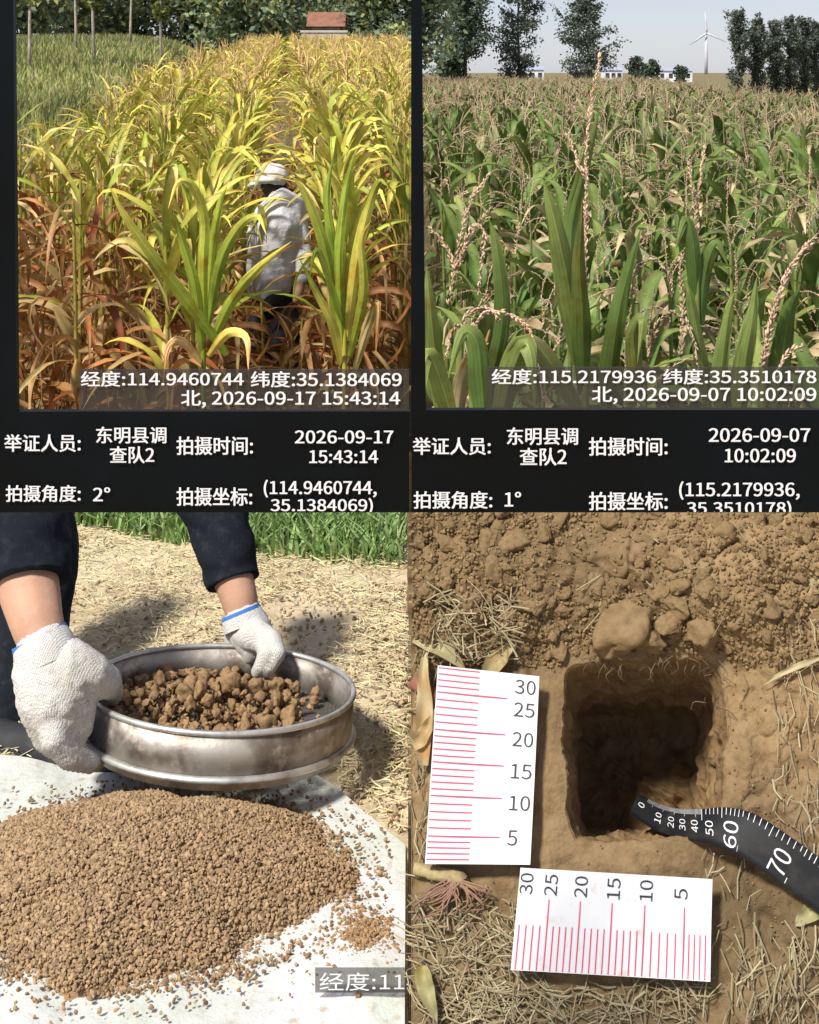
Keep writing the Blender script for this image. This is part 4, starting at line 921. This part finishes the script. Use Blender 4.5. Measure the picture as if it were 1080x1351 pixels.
obj('wall', mesh('wall', *lathe([(SR, -.003), (SR, -.046), (SR - .0022, -.046), (SR - .0022, -.003)]), 'steel'), sv, so)
ring = lambda r0, h0, rr_, sq=1.0: [(r0 + rr_ * math.cos(a_), h0 + rr_ * sq * math.sin(a_)) for a_ in np.linspace(0, 2 * math.pi, 10, endpoint=False)]
obj('rim', mesh('rim', *lathe(ring(SR - .0005, 0, .0036)), 'steel_rim'), sv, so)
obj('bottom_ring', mesh('bottom_ring', *lathe([(SR - .001, -.0465), (SR + .003, -.048), (SR + .0055, -.051), (SR + .0045, -.054), (SR - .002, -.056), (SR - .004, -.064), (SR - .006, -.064), (SR - .005, -.0465)]), 'steel_rim'), sv, so)
A = Acc()
for k in range(-33, 34):
    c_ = k * .005; hl = math.sqrt(max(0, (SR - .003) ** 2 - c_ * c_))
    if hl < .01: continue
    for da, db in ((e1, e2), (e2, e1)):
        V, Fs = tube([SC - e3 * .044 + da * c_ - db * hl, SC - e3 * .044 + da * c_ + db * hl], .0009, 4, False); A.add(V, Fs)
obj('wire_mesh', A.mesh('wire_mesh', 'wire_mesh'), sv, so)
# clods in the sieve
cm = [clod_mesh('soil_clod', 400 + k, 'sieve_clod', .8, 3, 1.2) for k in range(8)]
def pile(a_, b_): return .024 * np.exp(-(((a_ + .055) / .085) ** 2 + ((b_ - .015) / .085) ** 2)) + .012 * np.exp(-((a_ / .12) ** 2 + (b_ / .12) ** 2))
n = 2400; ra = SR * .93 * np.sqrt(rng.uniform(0, 1, n)); an = rng.uniform(0, 6.28, n); a_, b_ = ra * np.cos(an), ra * np.sin(an); ok = (a_ < .075 + .03 * rng.normal(0, 1, n)); a_, b_ = a_[ok], b_[ok]; n = len(a_)
pos = SC + a_[:, None] * e1 + b_[:, None] * e2 + (-.042 + pile(a_, b_) * rng.uniform(.2, .95, n))[:, None] * e3
crumbs('sieve_crumbs', pos, rng.uniform(.002, .0065, n), np.array([.27, .17, .088])[None] * rng.uniform(.65, 1.2, (n, 1)), 'granule', 'small soil crumbs filling between the clods in the sieve', 'soil crumbs')
placed = []; k = 0
while len(placed) < 155 and k < 14000:
    k += 1; rad_ = random.choice((.004, .0045, .005, .006, .007, .008, .011)) * random.uniform(.85, 1.15); q_ = SR * .92 * math.sqrt(random.random()) ; an_ = random.uniform(0, 6.28); aa, bb = q_ * math.cos(an_), q_ * math.sin(an_)
    if math.hypot(aa, bb) > SR - rad_ * 1.3 - .002 or aa > .09 + .02 * random.gauss(0, 1): continue
    if any((aa - x_) ** 2 + (bb - y_) ** 2 < (.72 * (rad_ + r_)) ** 2 for x_, y_, r_ in placed): continue
    placed.append((aa, bb, rad_)); o = obj('soil_clod', cm[k % 8], None, SC + aa * e1 + bb * e2 + e3 * (-.039 + float(pile(aa, bb)) + rad_ * .45 + random.uniform(0, .006)))
    o.scale = (rad_,) * 3; o.rotation_euler = [random.uniform(0, 6.28) for _ in range(3)]
    tag(o, 'brown soil clod among the clods lying in the steel sieve', 'soil clod', 'soil clods in the sieve')

# person sieving: arms, sleeves, gloves, leg
pp = empty('person', (P(60, 1000, 1.85)[0], 1.85, 0)); tag(pp, 'person in navy clothes and white knit gloves holding the sieve', 'person'); off = -np.array(pp.location)
obj('body', blob('body', [chain([(25, 640, 1.82, 38), (30, 700, 1.76, 38), (37, 772, 1.70, 42), (48, 820, 1.655, 36), (58, 850, 1.64, 33), (72, 890, 1.63, 34)]),
    chain([(272, 640, 2.03, 26), (290, 700, 1.99, 26), (307, 760, 1.952, 28), (316, 790, 1.935, 25.5), (321, 815, 1.925, 22), (328, 840, 1.92, 22)])], .005, 'skin', 5), pp, off)
def sleeve(pts, seed):
    q = spline([np.append(P(x, y, d), r * d / F) for x, y, d, r in pts], 46); p, r_ = q[:, :3], q[:, 3]
    p = np.vstack([p, p[-1] + (p[-2] - p[-1]) * .6, p[-1] + (p[-2] - p[-1]) * 6]); r_ = np.concatenate([r_, [r_[-1] * .93, r_[-1] * .88]])
    V, Fs = tube(p, r_, 56, False); n_ = len(p); ax = np.repeat(p, 56, 0); rad_ = V - ax; u = np.repeat(np.linspace(0, 1, n_), 56)
    f = .10 * fbm(np.stack([V[:, 0] * 9, V[:, 1] * 9, V[:, 2] * 26], -1), 3, seed) + .05 * np.sin(V[:, 2] * 150 + 3 * vnoise(V * 22, seed)) * np.clip(1.2 - u, 0, 1)
    V = ax + rad_ * (1 + f * np.clip((1 - u) * 9, .25, 1))[:, None]
    obj('sleeve', mesh('sleeve', V, Fs, 'navy'), pp, off)
sleeve([(27, 608, 1.86, 52), (30, 660, 1.80, 57), (36, 720, 1.73, 58), (38, 768, 1.70, 54)], 3)
sleeve([(264, 610, 2.06, 43), (280, 670, 2.02, 44), (298, 725, 1.975, 40), (309, 768, 1.95, 35)], 8)
def hand_left():
    c = [chain([(58, 856, 1.635, 37), (64, 885, 1.63, 47), (72, 920, 1.62, 50), (80, 955, 1.62, 42)]), chain([(90, 890, 1.625, 40), (96, 915, 1.625, 36), (92, 950, 1.62, 34)]),
         chain([(92, 880, 1.625, 36), (118, 890, 1.63, 29), (138, 900, 1.64, 22), (147, 909, 1.66, 15), (149, 918, 1.69, 12)])]
    for k, (dd, xo, yo) in enumerate(((-.045, -8, 4), (-.015, 0, 2), (.018, 6, -1), (.05, 8, -6))):
        c.append(chain([(72 + xo * .4, 935 + yo, 1.625 + dd * .5, 26), (80 + xo, 970 + yo, 1.63 + dd, 19.5), (100 + xo, 993 + yo, 1.64 + dd, 17.5), (124 + xo, 1001 + yo, 1.66 + dd, 15), (134 + xo, 998 + yo, 1.68 + dd, 12)]))
    return c
def hand_right():
    c = [chain([(322, 815, 1.925, 26), (330, 832, 1.92, 30), (340, 846, 1.915, 28)]), chain([(312, 832, 1.93, 17), (309, 850, 1.935, 14), (322, 862, 1.93, 12)])]
    for k, (x0, x1, x2) in enumerate(((358, 368, 356), (350, 355, 344))):
        c.append(chain([(338 + k * -4, 838, 1.90, 22), (x0, 846, 1.885, 16 ), (x1 - 2, 862, 1.87, 12.5), (x2, 880, 1.865, 10.5), (x2 - 5, 887, 1.868, 9)]))
    c.append(chain([(326, 846, 1.91, 18), (332, 858, 1.90, 14), (330, 866, 1.90, 11)]))
    return c
def knit(V, N):
    ax = nrm(P(72, 920, 1.62) - P(58, 850, 1.64)); u = V @ ax; return V + N * (.0006 * np.sin(u * 2200))[:, None]
gl = obj('glove', blob('glove', hand_left(), .0028, 'glove', 4, (22, .0016), post=knit), pp, off)
V, Fs = tube([P(54, 846, 1.64), P(57, 853, 1.637), P(60, 862, 1.634), P(63, 872, 1.632)], np.array([38, 40, 41, 43]) * 1.637 / F, 40, False)
V = V + nrm(V - P(59, 860, 1.635)) * (.0012 * np.sin(np.arange(len(V)) * 2 * math.pi / 2))[:, None]; obj('cuff', mesh('cuff', V, Fs, 'glove'), gl, None)
V, Fs = tube([P(51, 838, 1.642), P(53, 843, 1.641), P(55, 848, 1.640)], np.array([36.5, 38, 38]) * 1.64 / F, 32, False); obj('cuff_trim', mesh('cuff_trim', V, Fs, 'cuff_blue'), gl)
gr_ = obj('glove', blob('glove', hand_right(), .0025, 'glove', 4, (26, .0012)), pp, off)
V, Fs = tube([P(319, 811, 1.927), P(321, 817, 1.925), P(324, 826, 1.922)], np.array([27, 28.5, 30]) * 1.925 / F, 36, False); obj('cuff', mesh('cuff', V, Fs, 'glove'), gr_)
V, Fs = tube([P(317.5, 806, 1.929), P(318.5, 809, 1.928), P(319.5, 813, 1.927)], np.array([26, 27, 27]) * 1.928 / F, 32, False); obj('cuff_trim', mesh('cuff_trim', V, Fs, 'cuff_blue'), gr_)
obj('trouser_leg', blob('trouser_leg', [chain([(51, 640, 2.12, 50), (50, 700, 2.08, 49), (44, 800, 2.0, 50), (22, 900, 1.94, 46), (0, 968, 1.88, 40)])], .008, 'navy', 3, (12, .009)), pp, off)
sh = obj('shoe', blob('shoe', [chain([(-20, 978, 1.86, 34), (50, 990, 1.80, 28), (120, 1003, 1.755, 20), (165, 1008, 1.74, 15)])], .005, 'shoe', 4, (20, .002)), pp, off)

# ------------------------------------------------------------------ on the soil bank (right): clods, straw, rulers, tape
def bank_p(px, py, dh=0.0):
    px, py = np.atleast_1d(np.asarray(px, float)), np.atleast_1d(np.asarray(py, float)); b0 = S(px, py); return b0 + NB * (bank_h(px, py, bank_uv(b0)) + dh)[:, None]
cmb = [clod_mesh('soil_clod', 500 + k, 'clod_soil', .75, 4, 1.0 if k < 3 else 1.5) for k in range(10)]
spec = [(818, 832, 31, 0, 'squarish flat-faced pale clod on the upper edge of the pit'), (927, 838, 22, 1, 'rounded pale clod at the right of the pit\'s upper edge'), (852, 845, 18, 2, 'middle-sized clod between the two pale clods above the pit')]
pl_ = []
for px, py, r_, k, lab in spec:
    rm = r_ * 1.40 / F; o = obj('soil_clod', cmb[k], None, bank_p(px, py, rm * .35)[0]); o.scale = (rm,) * 3; o.rotation_euler = (rot_from(NB) @ Matrix.Rotation(k * 1.3 + .5, 3, 'Z').to_quaternion()).to_euler(); tag(o, lab, 'soil clod', 'clods heaped above the pit'); pl_.append((px, py, r_))
k = 0; nb_ = 0
while nb_ < 138 and k < 9000:
    k += 1; px = random.uniform(556, 1078); py = random.uniform(680, 868)
    sm_ = math.exp(-(((px - 800) / 130) ** 2 + ((py - 745) / 55) ** 2)) + math.exp(-(((px - 965) / 50) ** 2 + ((py - 770) / 70) ** 2))
    lowlim = np.interp(px, [545, 640, 700, 760, 940, 990, 1080], [800, 800, 862, 866, 866, 850, 820])
    if py > lowlim or random.random() < sm_ * .93 or (px > 960 and random.random() < .6): continue
    r_ = random.choice((5, 6, 7, 7, 8, 9, 11, 14)) * random.uniform(.8, 1.2) * (1.15 if px < 720 else .9)
    if any((px - x_) ** 2 + (py - y_) ** 2 < (.8 * (r_ + q_)) ** 2 for x_, y_, q_ in pl_): continue
    pl_.append((px, py, r_)); nb_ += 1; rm = r_ * 1.42 / F; o = obj('soil_clod', cmb[k % 10], None, bank_p(px, py, rm * .0)[0]); o.scale = (rm * 1.1, rm * 1.1, rm * .75); o.rotation_euler = (rot_from(NB) @ Matrix.Rotation(random.uniform(0, 6.28), 3, 'Z').to_quaternion() @ Matrix.Rotation(random.uniform(-.35, .35), 3, 'X').to_quaternion()).to_euler()
    tag(o, ('brown soil clod in the loose heap at the upper left of the pit' if px < 720 else 'brown soil clod in the loose soil above the pit' if px < 900 else 'brown soil clod in the loose soil at the upper right of the pit'), 'soil clod', 'clods heaped above the pit')
n = 13000; px = rng.uniform(546, 1085, n); py = np.where(rng.random(n) < .72, rng.uniform(676, 880, n), rng.uniform(880, 1351, n))
inside = (px > 740) & (px < 958) & (py > 862) & (py < 1112); sm_ = np.exp(-(((px - 800) / 130) ** 2 + ((py - 745) / 55) ** 2)); rz_ = (py > 880) & (rng.random(n) < np.where(px < 965, .93, .35))
ok = ~inside & ~rz_ & (rng.random(n) > .9 * sm_) & ((px < 730) | (rng.random(n) < .6)); px, py = px[ok], py[ok]; n = len(px)
crumbs('bank_crumbs', bank_p(px, py, .001), rng.uniform(.0007, .0030, n) * np.where(py > 880, .6, 1), np.array([.215, .146, .072])[None] * rng.uniform(.7, 1.15, (n, 1)), 'granule', 'fine soil crumbs over the face of the bank', 'soil crumbs')
# straw on the bank
zones = [(545, 690, 1185, 1351, 330, 0), (620, 930, 1298, 1351, 230, 0), (960, 1085, 1230, 1351, 130, 1), (1020, 1085, 820, 1150, 85, 1), (575, 685, 790, 872, 150, 0), (548, 572, 850, 1150, 60, 1), (700, 1000, 690, 860, 14, 0), (930, 1000, 1100, 1300, 22, 1)]
PX, PY, AZ = [], [], []
for x0, x1, y0, y1, m_, vert in zones:
    PX.append(rng.uniform(x0, x1, m_)); PY.append(rng.uniform(y0, y1, m_)); AZ.append(rng.normal(1.45, .5, m_) if vert else rng.normal(-.35, .8, m_))
PX, PY, AZ = map(np.concatenate, (PX, PY, AZ)); n = len(PX); d = np.cos(AZ)[:, None] * BU + np.sin(AZ)[:, None] * BV + rng.normal(0, .12, (n, 1)) * NB
cs = np.array([(.32, .255, .15), (.25, .19, .11), (.38, .33, .21), (.20, .15, .085), (.28, .255, .14)])[rng.integers(0, 5, n)] * rng.uniform(.7, 1.15, (n, 1))
straws('bank_straw', bank_p(PX, PY, .003) + NB * rng.uniform(0, .006, n)[:, None], d, np.tile(NB, (n, 1)) + rng.normal(0, .3, (n, 3)), rng.uniform(.006, .040, n), rng.uniform(.0005, .0018, n), cs, 'dry chopped straw strewn round the pit and rulers', 'straw')
# dry corn leaves on the bank
def bank_leaf(label, pts, W, ca, cb, sd):
    p = spline([S(np.array(float(x)), np.array(float(y)), h) for x, y, h in pts], 15); s_ = np.linspace(0, 1, 15); d = nrm(np.gradient(p, axis=0)); s2 = nrm(np.cross(d, NB)); n2 = np.cross(s2, d)
    V, Q, K = ribbon(p, s2, n2, 1, W, s_, .25, .25, np.array(ca), np.array(cb), 1.1, np.random.default_rng(sd), 5)
    tag(obj('dry_leaf', mesh('dry_leaf', V, Q, 'leaf', K)), label, 'dry leaf', 'dry leaves lying round the pit')
HK = (.50, .42, .25); HK2 = (.40, .34, .17)
bank_leaf('pale dry leaf standing behind the upright ruler', [(558, 1010, .012), (560, 940, .014), (558, 890, .016), (562, 846, .014)], .018, HK, HK2, 1)
bank_leaf('pointed dry leaf sticking out above the upright ruler', [(640, 890, .014), (655, 872, .016), (668, 858, .018), (683, 846, .022)], .020, HK, HK, 2)
bank_leaf('curved dry leaf arching at the left above the upright ruler', [(546, 842, .014), (575, 852, .020), (598, 868, .020), (615, 886, .014)], .018, HK2, HK, 3)
bank_leaf('thin dry leaf crossing the left edge beside the upright ruler', [(545, 985, .014), (556, 972, .018), (566, 955, .018), (573, 935, .014)], .016, HK, HK2, 4)
bank_leaf('olive dry leaf in the bottom left corner of the soil bank', [(556, 1275, .010), (560, 1300, .014), (568, 1325, .014), (576, 1350, .008)], .018, (.36, .34, .15), HK, 5)
bank_leaf('short yellow leaf tip under the tape at the right edge', [(1090, 1192, .010), (1072, 1200, .012), (1058, 1212, .012), (1048, 1222, .008)], .018, (.45, .42, .18), HK, 6)
bank_leaf('long dry stem lying below the clods at the upper right', [(1082, 868, .02), (1050, 880, .022), (1025, 892, .018), (1005, 905, .014)], .006, HK, HK2, 7)
bank_leaf('dry leaf hanging at the far right edge beside the clods', [(1079, 710, .02), (1074, 740, .03), (1076, 775, .03), (1080, 800, .02)], .016, HK, HK2, 8)
# red handle, corn stub with roots
V, Fs = tube([S(544., 897., .004), S(561., 910., .004), S(580., 925., .003)], [.0080, .0080, .0080], 14); tag(obj('tool_handle', mesh('tool_handle', V, Fs, 'handle_red')), 'end of a reddish tool handle behind the upright ruler', 'tool handle')
st = empty('corn_stub', S(600., 1160., .004)); tag(st, 'pulled corn stub with pink roots left of the flat ruler', 'corn stub'); so = -np.array(st.location)
V, Fs = tube([S(546., 1146., .004), S(562., 1149., .005), S(565., 1150., .005), S(580., 1154., .005), S(596., 1158., .006), S(608., 1162., .006), S(618., 1166., .003)], [.0058, .0060, .0072, .0064, .0085, .0080, .003], 12); obj('stub', mesh('stub', V, Fs, 'stub'), st, so)
rr_ = np.random.default_rng(5)
for k in range(34):
    x0, y0 = 600 + rr_.normal(0, 8), 1162 + rr_.normal(0, 5); ang = rr_.uniform(.2, 2.9); L_ = rr_.uniform(40, 110)
    x1, y1 = x0 + math.cos(ang) * L_ * .5, y0 + abs(math.sin(ang)) * L_ * .35 + 5; x2, y2 = x1 - rr_.uniform(5, 35), y1 + rr_.uniform(4, 18); x2 = max(x2, 546)
    V, Fs = tube(spline([S(x0, y0, .012), S(x1, y1, .014), S(x2, y2, .006)], 8), np.linspace(.0011, .0004, 8), 5); obj('root', mesh('root', V, Fs, 'root'), st, so)
# rulers
def ruler(label, corners, h, ticks, longs, numbers, vertical):
    TL, TR, BR, BL = [S(float(x), float(y), h) for x, y in corners]; root = empty('ruler', (TL + TR + BR + BL) / 4); tag(root, label, 'ruler', 'paper-white rulers'); off = -np.array(root.location)
    def m(u, v, dh=0.0): u, v = np.asarray(u, float)[..., None], np.asarray(v, float)[..., None]; return (TL * (1 - u) + TR * u) * (1 - v) + (BL * (1 - u) + BR * u) * v + NB * (dh + .0030 * (((2 * u - 1) ** 2) * .6 + (2 * v - 1) ** 2 * u))
    # slightly bowed plate
    nu, nv = 13, 13; U, Vv = np.meshgrid(np.linspace(0, 1, nu), np.linspace(0, 1, nv), indexing='ij'); F_ = m(U, Vv, 0).reshape(-1, 3); B_ = m(U, Vv, -.0012).reshape(-1, 3); g = gridq(nu, nv); bd_ = []
    idx = lambda i_, j_: i_ * nv + j_; loop = [idx(i_, 0) for i_ in range(nu)] + [idx(nu - 1, j_) for j_ in range(1, nv)] + [idx(i_, nv - 1) for i_ in range(nu - 2, -1, -1)] + [idx(0, j_) for j_ in range(nv - 2, 0, -1)]
    for a_, b_ in zip(loop, loop[1:] + loop[:1]): bd_.append([a_, b_, b_ + nu * nv, a_ + nu * nv])
    obj('plate', mesh('plate', np.vstack([F_, B_]), np.vstack([g, g[:, ::-1] + nu * nv, bd_]), 'ruler_white', smooth=False), root, off)
    A = Acc()
    for (t, ln, wd) in ticks:
        q = [(0.01, t - wd), (ln, t - wd), (ln, t + wd), (0.01, t + wd)] if vertical else [(t - wd, .99), (t + wd, .99), (t + wd, 1 - ln), (t - wd, 1 - ln)]
        A.add([m(a_, b_, .0006) for a_, b_ in q], np.array([[0, 1, 2, 3]]))
    obj('tick_marks', A.mesh('tick_marks', 'ruler_red', False), root, off)
    for (s_, u0, v0, u1, v1) in numbers:
        Ut, T = text_vf(s_)
        if vertical: uu, vv = u0 + Ut[:, 0] * (u1 - u0), v1 - Ut[:, 1] * (v1 - v0)
        else: uu, vv = u1 - Ut[:, 1] * (u1 - u0), v1 - Ut[:, 0] * (v1 - v0)
        obj('numeral', mesh('numeral', m(uu, vv, .0006), T, 'ruler_black', smooth=False), root, off)
    return root
v5 = {25: .140, 20: .335, 15: .500, 10: .668, 5: .866}; xs_, ys_ = zip(*sorted({**v5, 29: .012, 1: .978}.items()))
tk = [(float(np.interp(n_, xs_, ys_)), (.70 if n_ in v5 else .42), .0028) for n_ in range(1, 30)]
cv = lambda y: (y - 890) / (1141 - 890)
ruler('white ruler standing upright left of the pit with red ticks', [(577, 878), (711, 893), (699, 1141), (560, 1140)], .020, tk, None,
      [(s_, .77, y0, .77 + (.20 if len(s_) > 1 else .095), y0 + .078) for s_, y0 in (('30', .03), ('25', .155), ('20', .315), ('15', .485), ('10', .65), ('5', .828))], True)
u5 = {25: .165, 20: .328, 15: .492, 10: .660, 5: .862}; xs_, ys_ = zip(*sorted({**u5, 29: .022, 1: .972}.items()))
tk = [(float(np.interp(n_, xs_, ys_)), (.70 if n_ in u5 else .44), .0026) for n_ in range(1, 30)]
ruler('white ruler lying level below the pit with red ticks', [(686, 1145), (939, 1160), (936, 1295), (673, 1280)], .018, tk, None,
      [(s_, u0, .05, u0 + .068, .05 + (.21 if len(s_) > 1 else .12)) for s_, u0 in (('30', .006), ('25', .135), ('20', .292), ('15', .462), ('10', .630))] + [('5', .808, .115, .876, .225)], False)
# tape measure
tp = [(836, 1060, -.085, 15, 1.0), (852, 1070, -.075, 15, .95), (872, 1080, -.055, 15, .9), (900, 1087, -.022, 17, .85), (932, 1090, .006, 20, .7), (962, 1094, .018, 25, .35), (990, 1104, .024, 29, .1), (1022, 1125, .027, 32, 0), (1060, 1152, .027, 32, 0), (1110, 1190, .026, 32, 0), (1170, 1238, .026, 32, 0)]
NT = 120; tpp = spline([S(float(a_), float(b_), c_) for a_, b_, c_, _, _ in tp], NT); prm = spline([[t[3], t[4]] for t in tp], NT); d = nrm(np.gradient(tpp, axis=0)); sd = nrm(np.cross(NB, d)); sd = sd * np.sign(sd @ BV)[:, None]
ww = .0195; al = prm[:, 1]; wdir = nrm(sd * np.cos(al)[:, None] - NB * np.sin(al)[:, None] ); tn = nrm(np.cross(d, wdir)); tn = tn * np.sign(tn @ NB)[:, None]
def tape(s_, t_, dh=0.0):
    s_ = np.clip(np.asarray(s_, float), 0, 1) * (NT - 1); i_ = np.minimum(s_.astype(int), NT - 2); f = (s_ - i_)[..., None]; t_ = np.asarray(t_, float)[..., None]
    L_ = lambda q: q[i_] * (1 - f) + q[i_ + 1] * f
    return L_(tpp) + L_(wdir) * t_ * ww + L_(tn) * (dh + .0012 * (1 - t_ ** 2))
root = empty('tape_measure', tpp[40]); tag(root, 'black tape measure with white numbers hanging into the pit', 'tape measure'); off = -np.array(root.location)
U, Vv = np.meshgrid(np.linspace(0, 1, NT), np.linspace(-1, 1, 7), indexing='ij'); a_ = tape(U, Vv, 0).reshape(-1, 3); b_ = tape(U, Vv, -.0006).reshape(-1, 3); g = gridq(NT, 7)
bd_ = [[i_ * 7 + c_, (i_ + 1) * 7 + c_, (i_ + 1) * 7 + c_ + NT * 7, i_ * 7 + c_ + NT * 7] for i_ in range(NT - 1) for c_ in (0, 6)] + [[j_, j_ + 1, j_ + 1 + NT * 7, j_ + NT * 7] for j_ in range(6)]
obj('blade', mesh('blade', np.vstack([a_, b_]), np.vstack([g, g[:, ::-1] + NT * 7, bd_]), 'tape_black'), root, off)
# arc parameter of a pixel column
tpx, tpy = proj(tpp); s_of = lambda px: float(np.interp(px, tpx, np.linspace(0, 1, NT)))
A = Acc(); sc_marks = [s_of(x) for x in (850, 866, 882, 897, 911, 927, 976, 1046, 1118)]
for k in range(len(sc_marks) - 1):
    for j in range(10):
        s_ = sc_marks[k] + (sc_marks[k + 1] - sc_marks[k]) * j / 10; hw = .0011 * (.6 if k < 5 else 1); t0 = .25 if j == 0 and k >= 5 else (.45 if j == 5 else .62)
        if j == 0 and k >= 6: t0 = -.9
        A.add([tape(s_ - hw, t0, .0005), tape(s_ + hw, t0, .0005), tape(s_ + hw, .97, .0005), tape(s_ - hw, .97, .0005)], np.array([[0, 1, 2, 3]]))
obj('tick_marks', A.mesh('tick_marks', 'print_white', False), root, off)
for s_t, pxc, hw, t0, t1 in (('0', 845, 4, -.1, .3), ('10', 869, 4, -.5, .25), ('20', 886, 4, -.5, .25), ('30', 901, 4, -.5, .25), ('40', 917, 4.5, -.5, .25), ('50', 936, 5, -.55, .25), ('60', 964, 9.5, -.85, .35), ('70', 1031, 11, -.8, .3)):
    Ut, T = text_vf(s_t); sa, sb = s_of(pxc - hw), s_of(pxc + hw)
    obj('numeral', mesh('numeral', tape(sb - Ut[:, 1] * (sb - sa), t0 + Ut[:, 0] * (t1 - t0), .0005), T, 'print_white', smooth=False), root, off)

# small caption plate standing on the sheet against the soil bank
cp = empty('caption_plate', G(480, 1310, .022)); tag(cp, 'small smoked caption plate with white lettering at the sheet corner beside the soil bank', 'caption plate'); off = -np.array(cp.location); dc = float(cp.location[1])
f = [P(416, 1310, dc), P(540.5, 1310, dc), P(540.5, 1278, dc), P(416, 1278, dc)]
obj('plate', mesh('plate', *hexa(f, [p + np.array([0, .0015, 0]) for p in f]), 'plate_smoke', smooth=False), cp, off)
Ut, T = text_vf('经度:114'); px = 422 + Ut[:, 0] * 132; py = 1307 - Ut[:, 1] * 24
V = np.stack([(px - 540) / F * dc, np.full(len(px), dc - .0006), ZC - (py - YH) / F * dc], -1); me = mesh('lettering', V, T, 'print_white', smooth=False)
bm = bmesh.new(); bm.from_mesh(me); bmesh.ops.bisect_plane(bm, geom=bm.verts[:] + bm.edges[:] + bm.faces[:], plane_co=P(540, 1300, dc), plane_no=(1, 0, 0), clear_outer=True); bm.to_mesh(me); bm.free()
obj('lettering', me, cp, off)

# fine cut roots along the pit's rim
A = Acc(); rr_ = np.random.default_rng(12)
for k in range(60):
    if k < 40: x0, y0 = rr_.uniform(770, 945), 872 + rr_.normal(0, 5)
    elif k < 52: x0, y0 = 945 + rr_.normal(0, 8), rr_.uniform(880, 940)
    else: x0, y0 = rr_.uniform(930, 1000), 1112 + rr_.normal(0, 8)
    L_ = rr_.uniform(8, 30); a_ = rr_.normal(1.6, .9); x1, y1 = x0 + math.cos(a_) * L_ * .6, y0 + math.sin(a_) * L_ * .6; x2, y2 = x1 + rr_.normal(0, 5), y1 + L_ * .4
    V, Fs = tube(spline([S(x0, y0, .008), S(x1, y1, .010), S(x2, y2, .004)], 6), np.linspace(.0004, .0002, 6), 4, False); A.add(V, Fs, np.array([.12, .08, .045]) * rr_.uniform(.5, 1.6))
tag(obj('root_hairs', A.mesh('root_hairs', 'straw')), 'fine cut roots hanging along the rim of the pit', 'roots', kind='stuff')
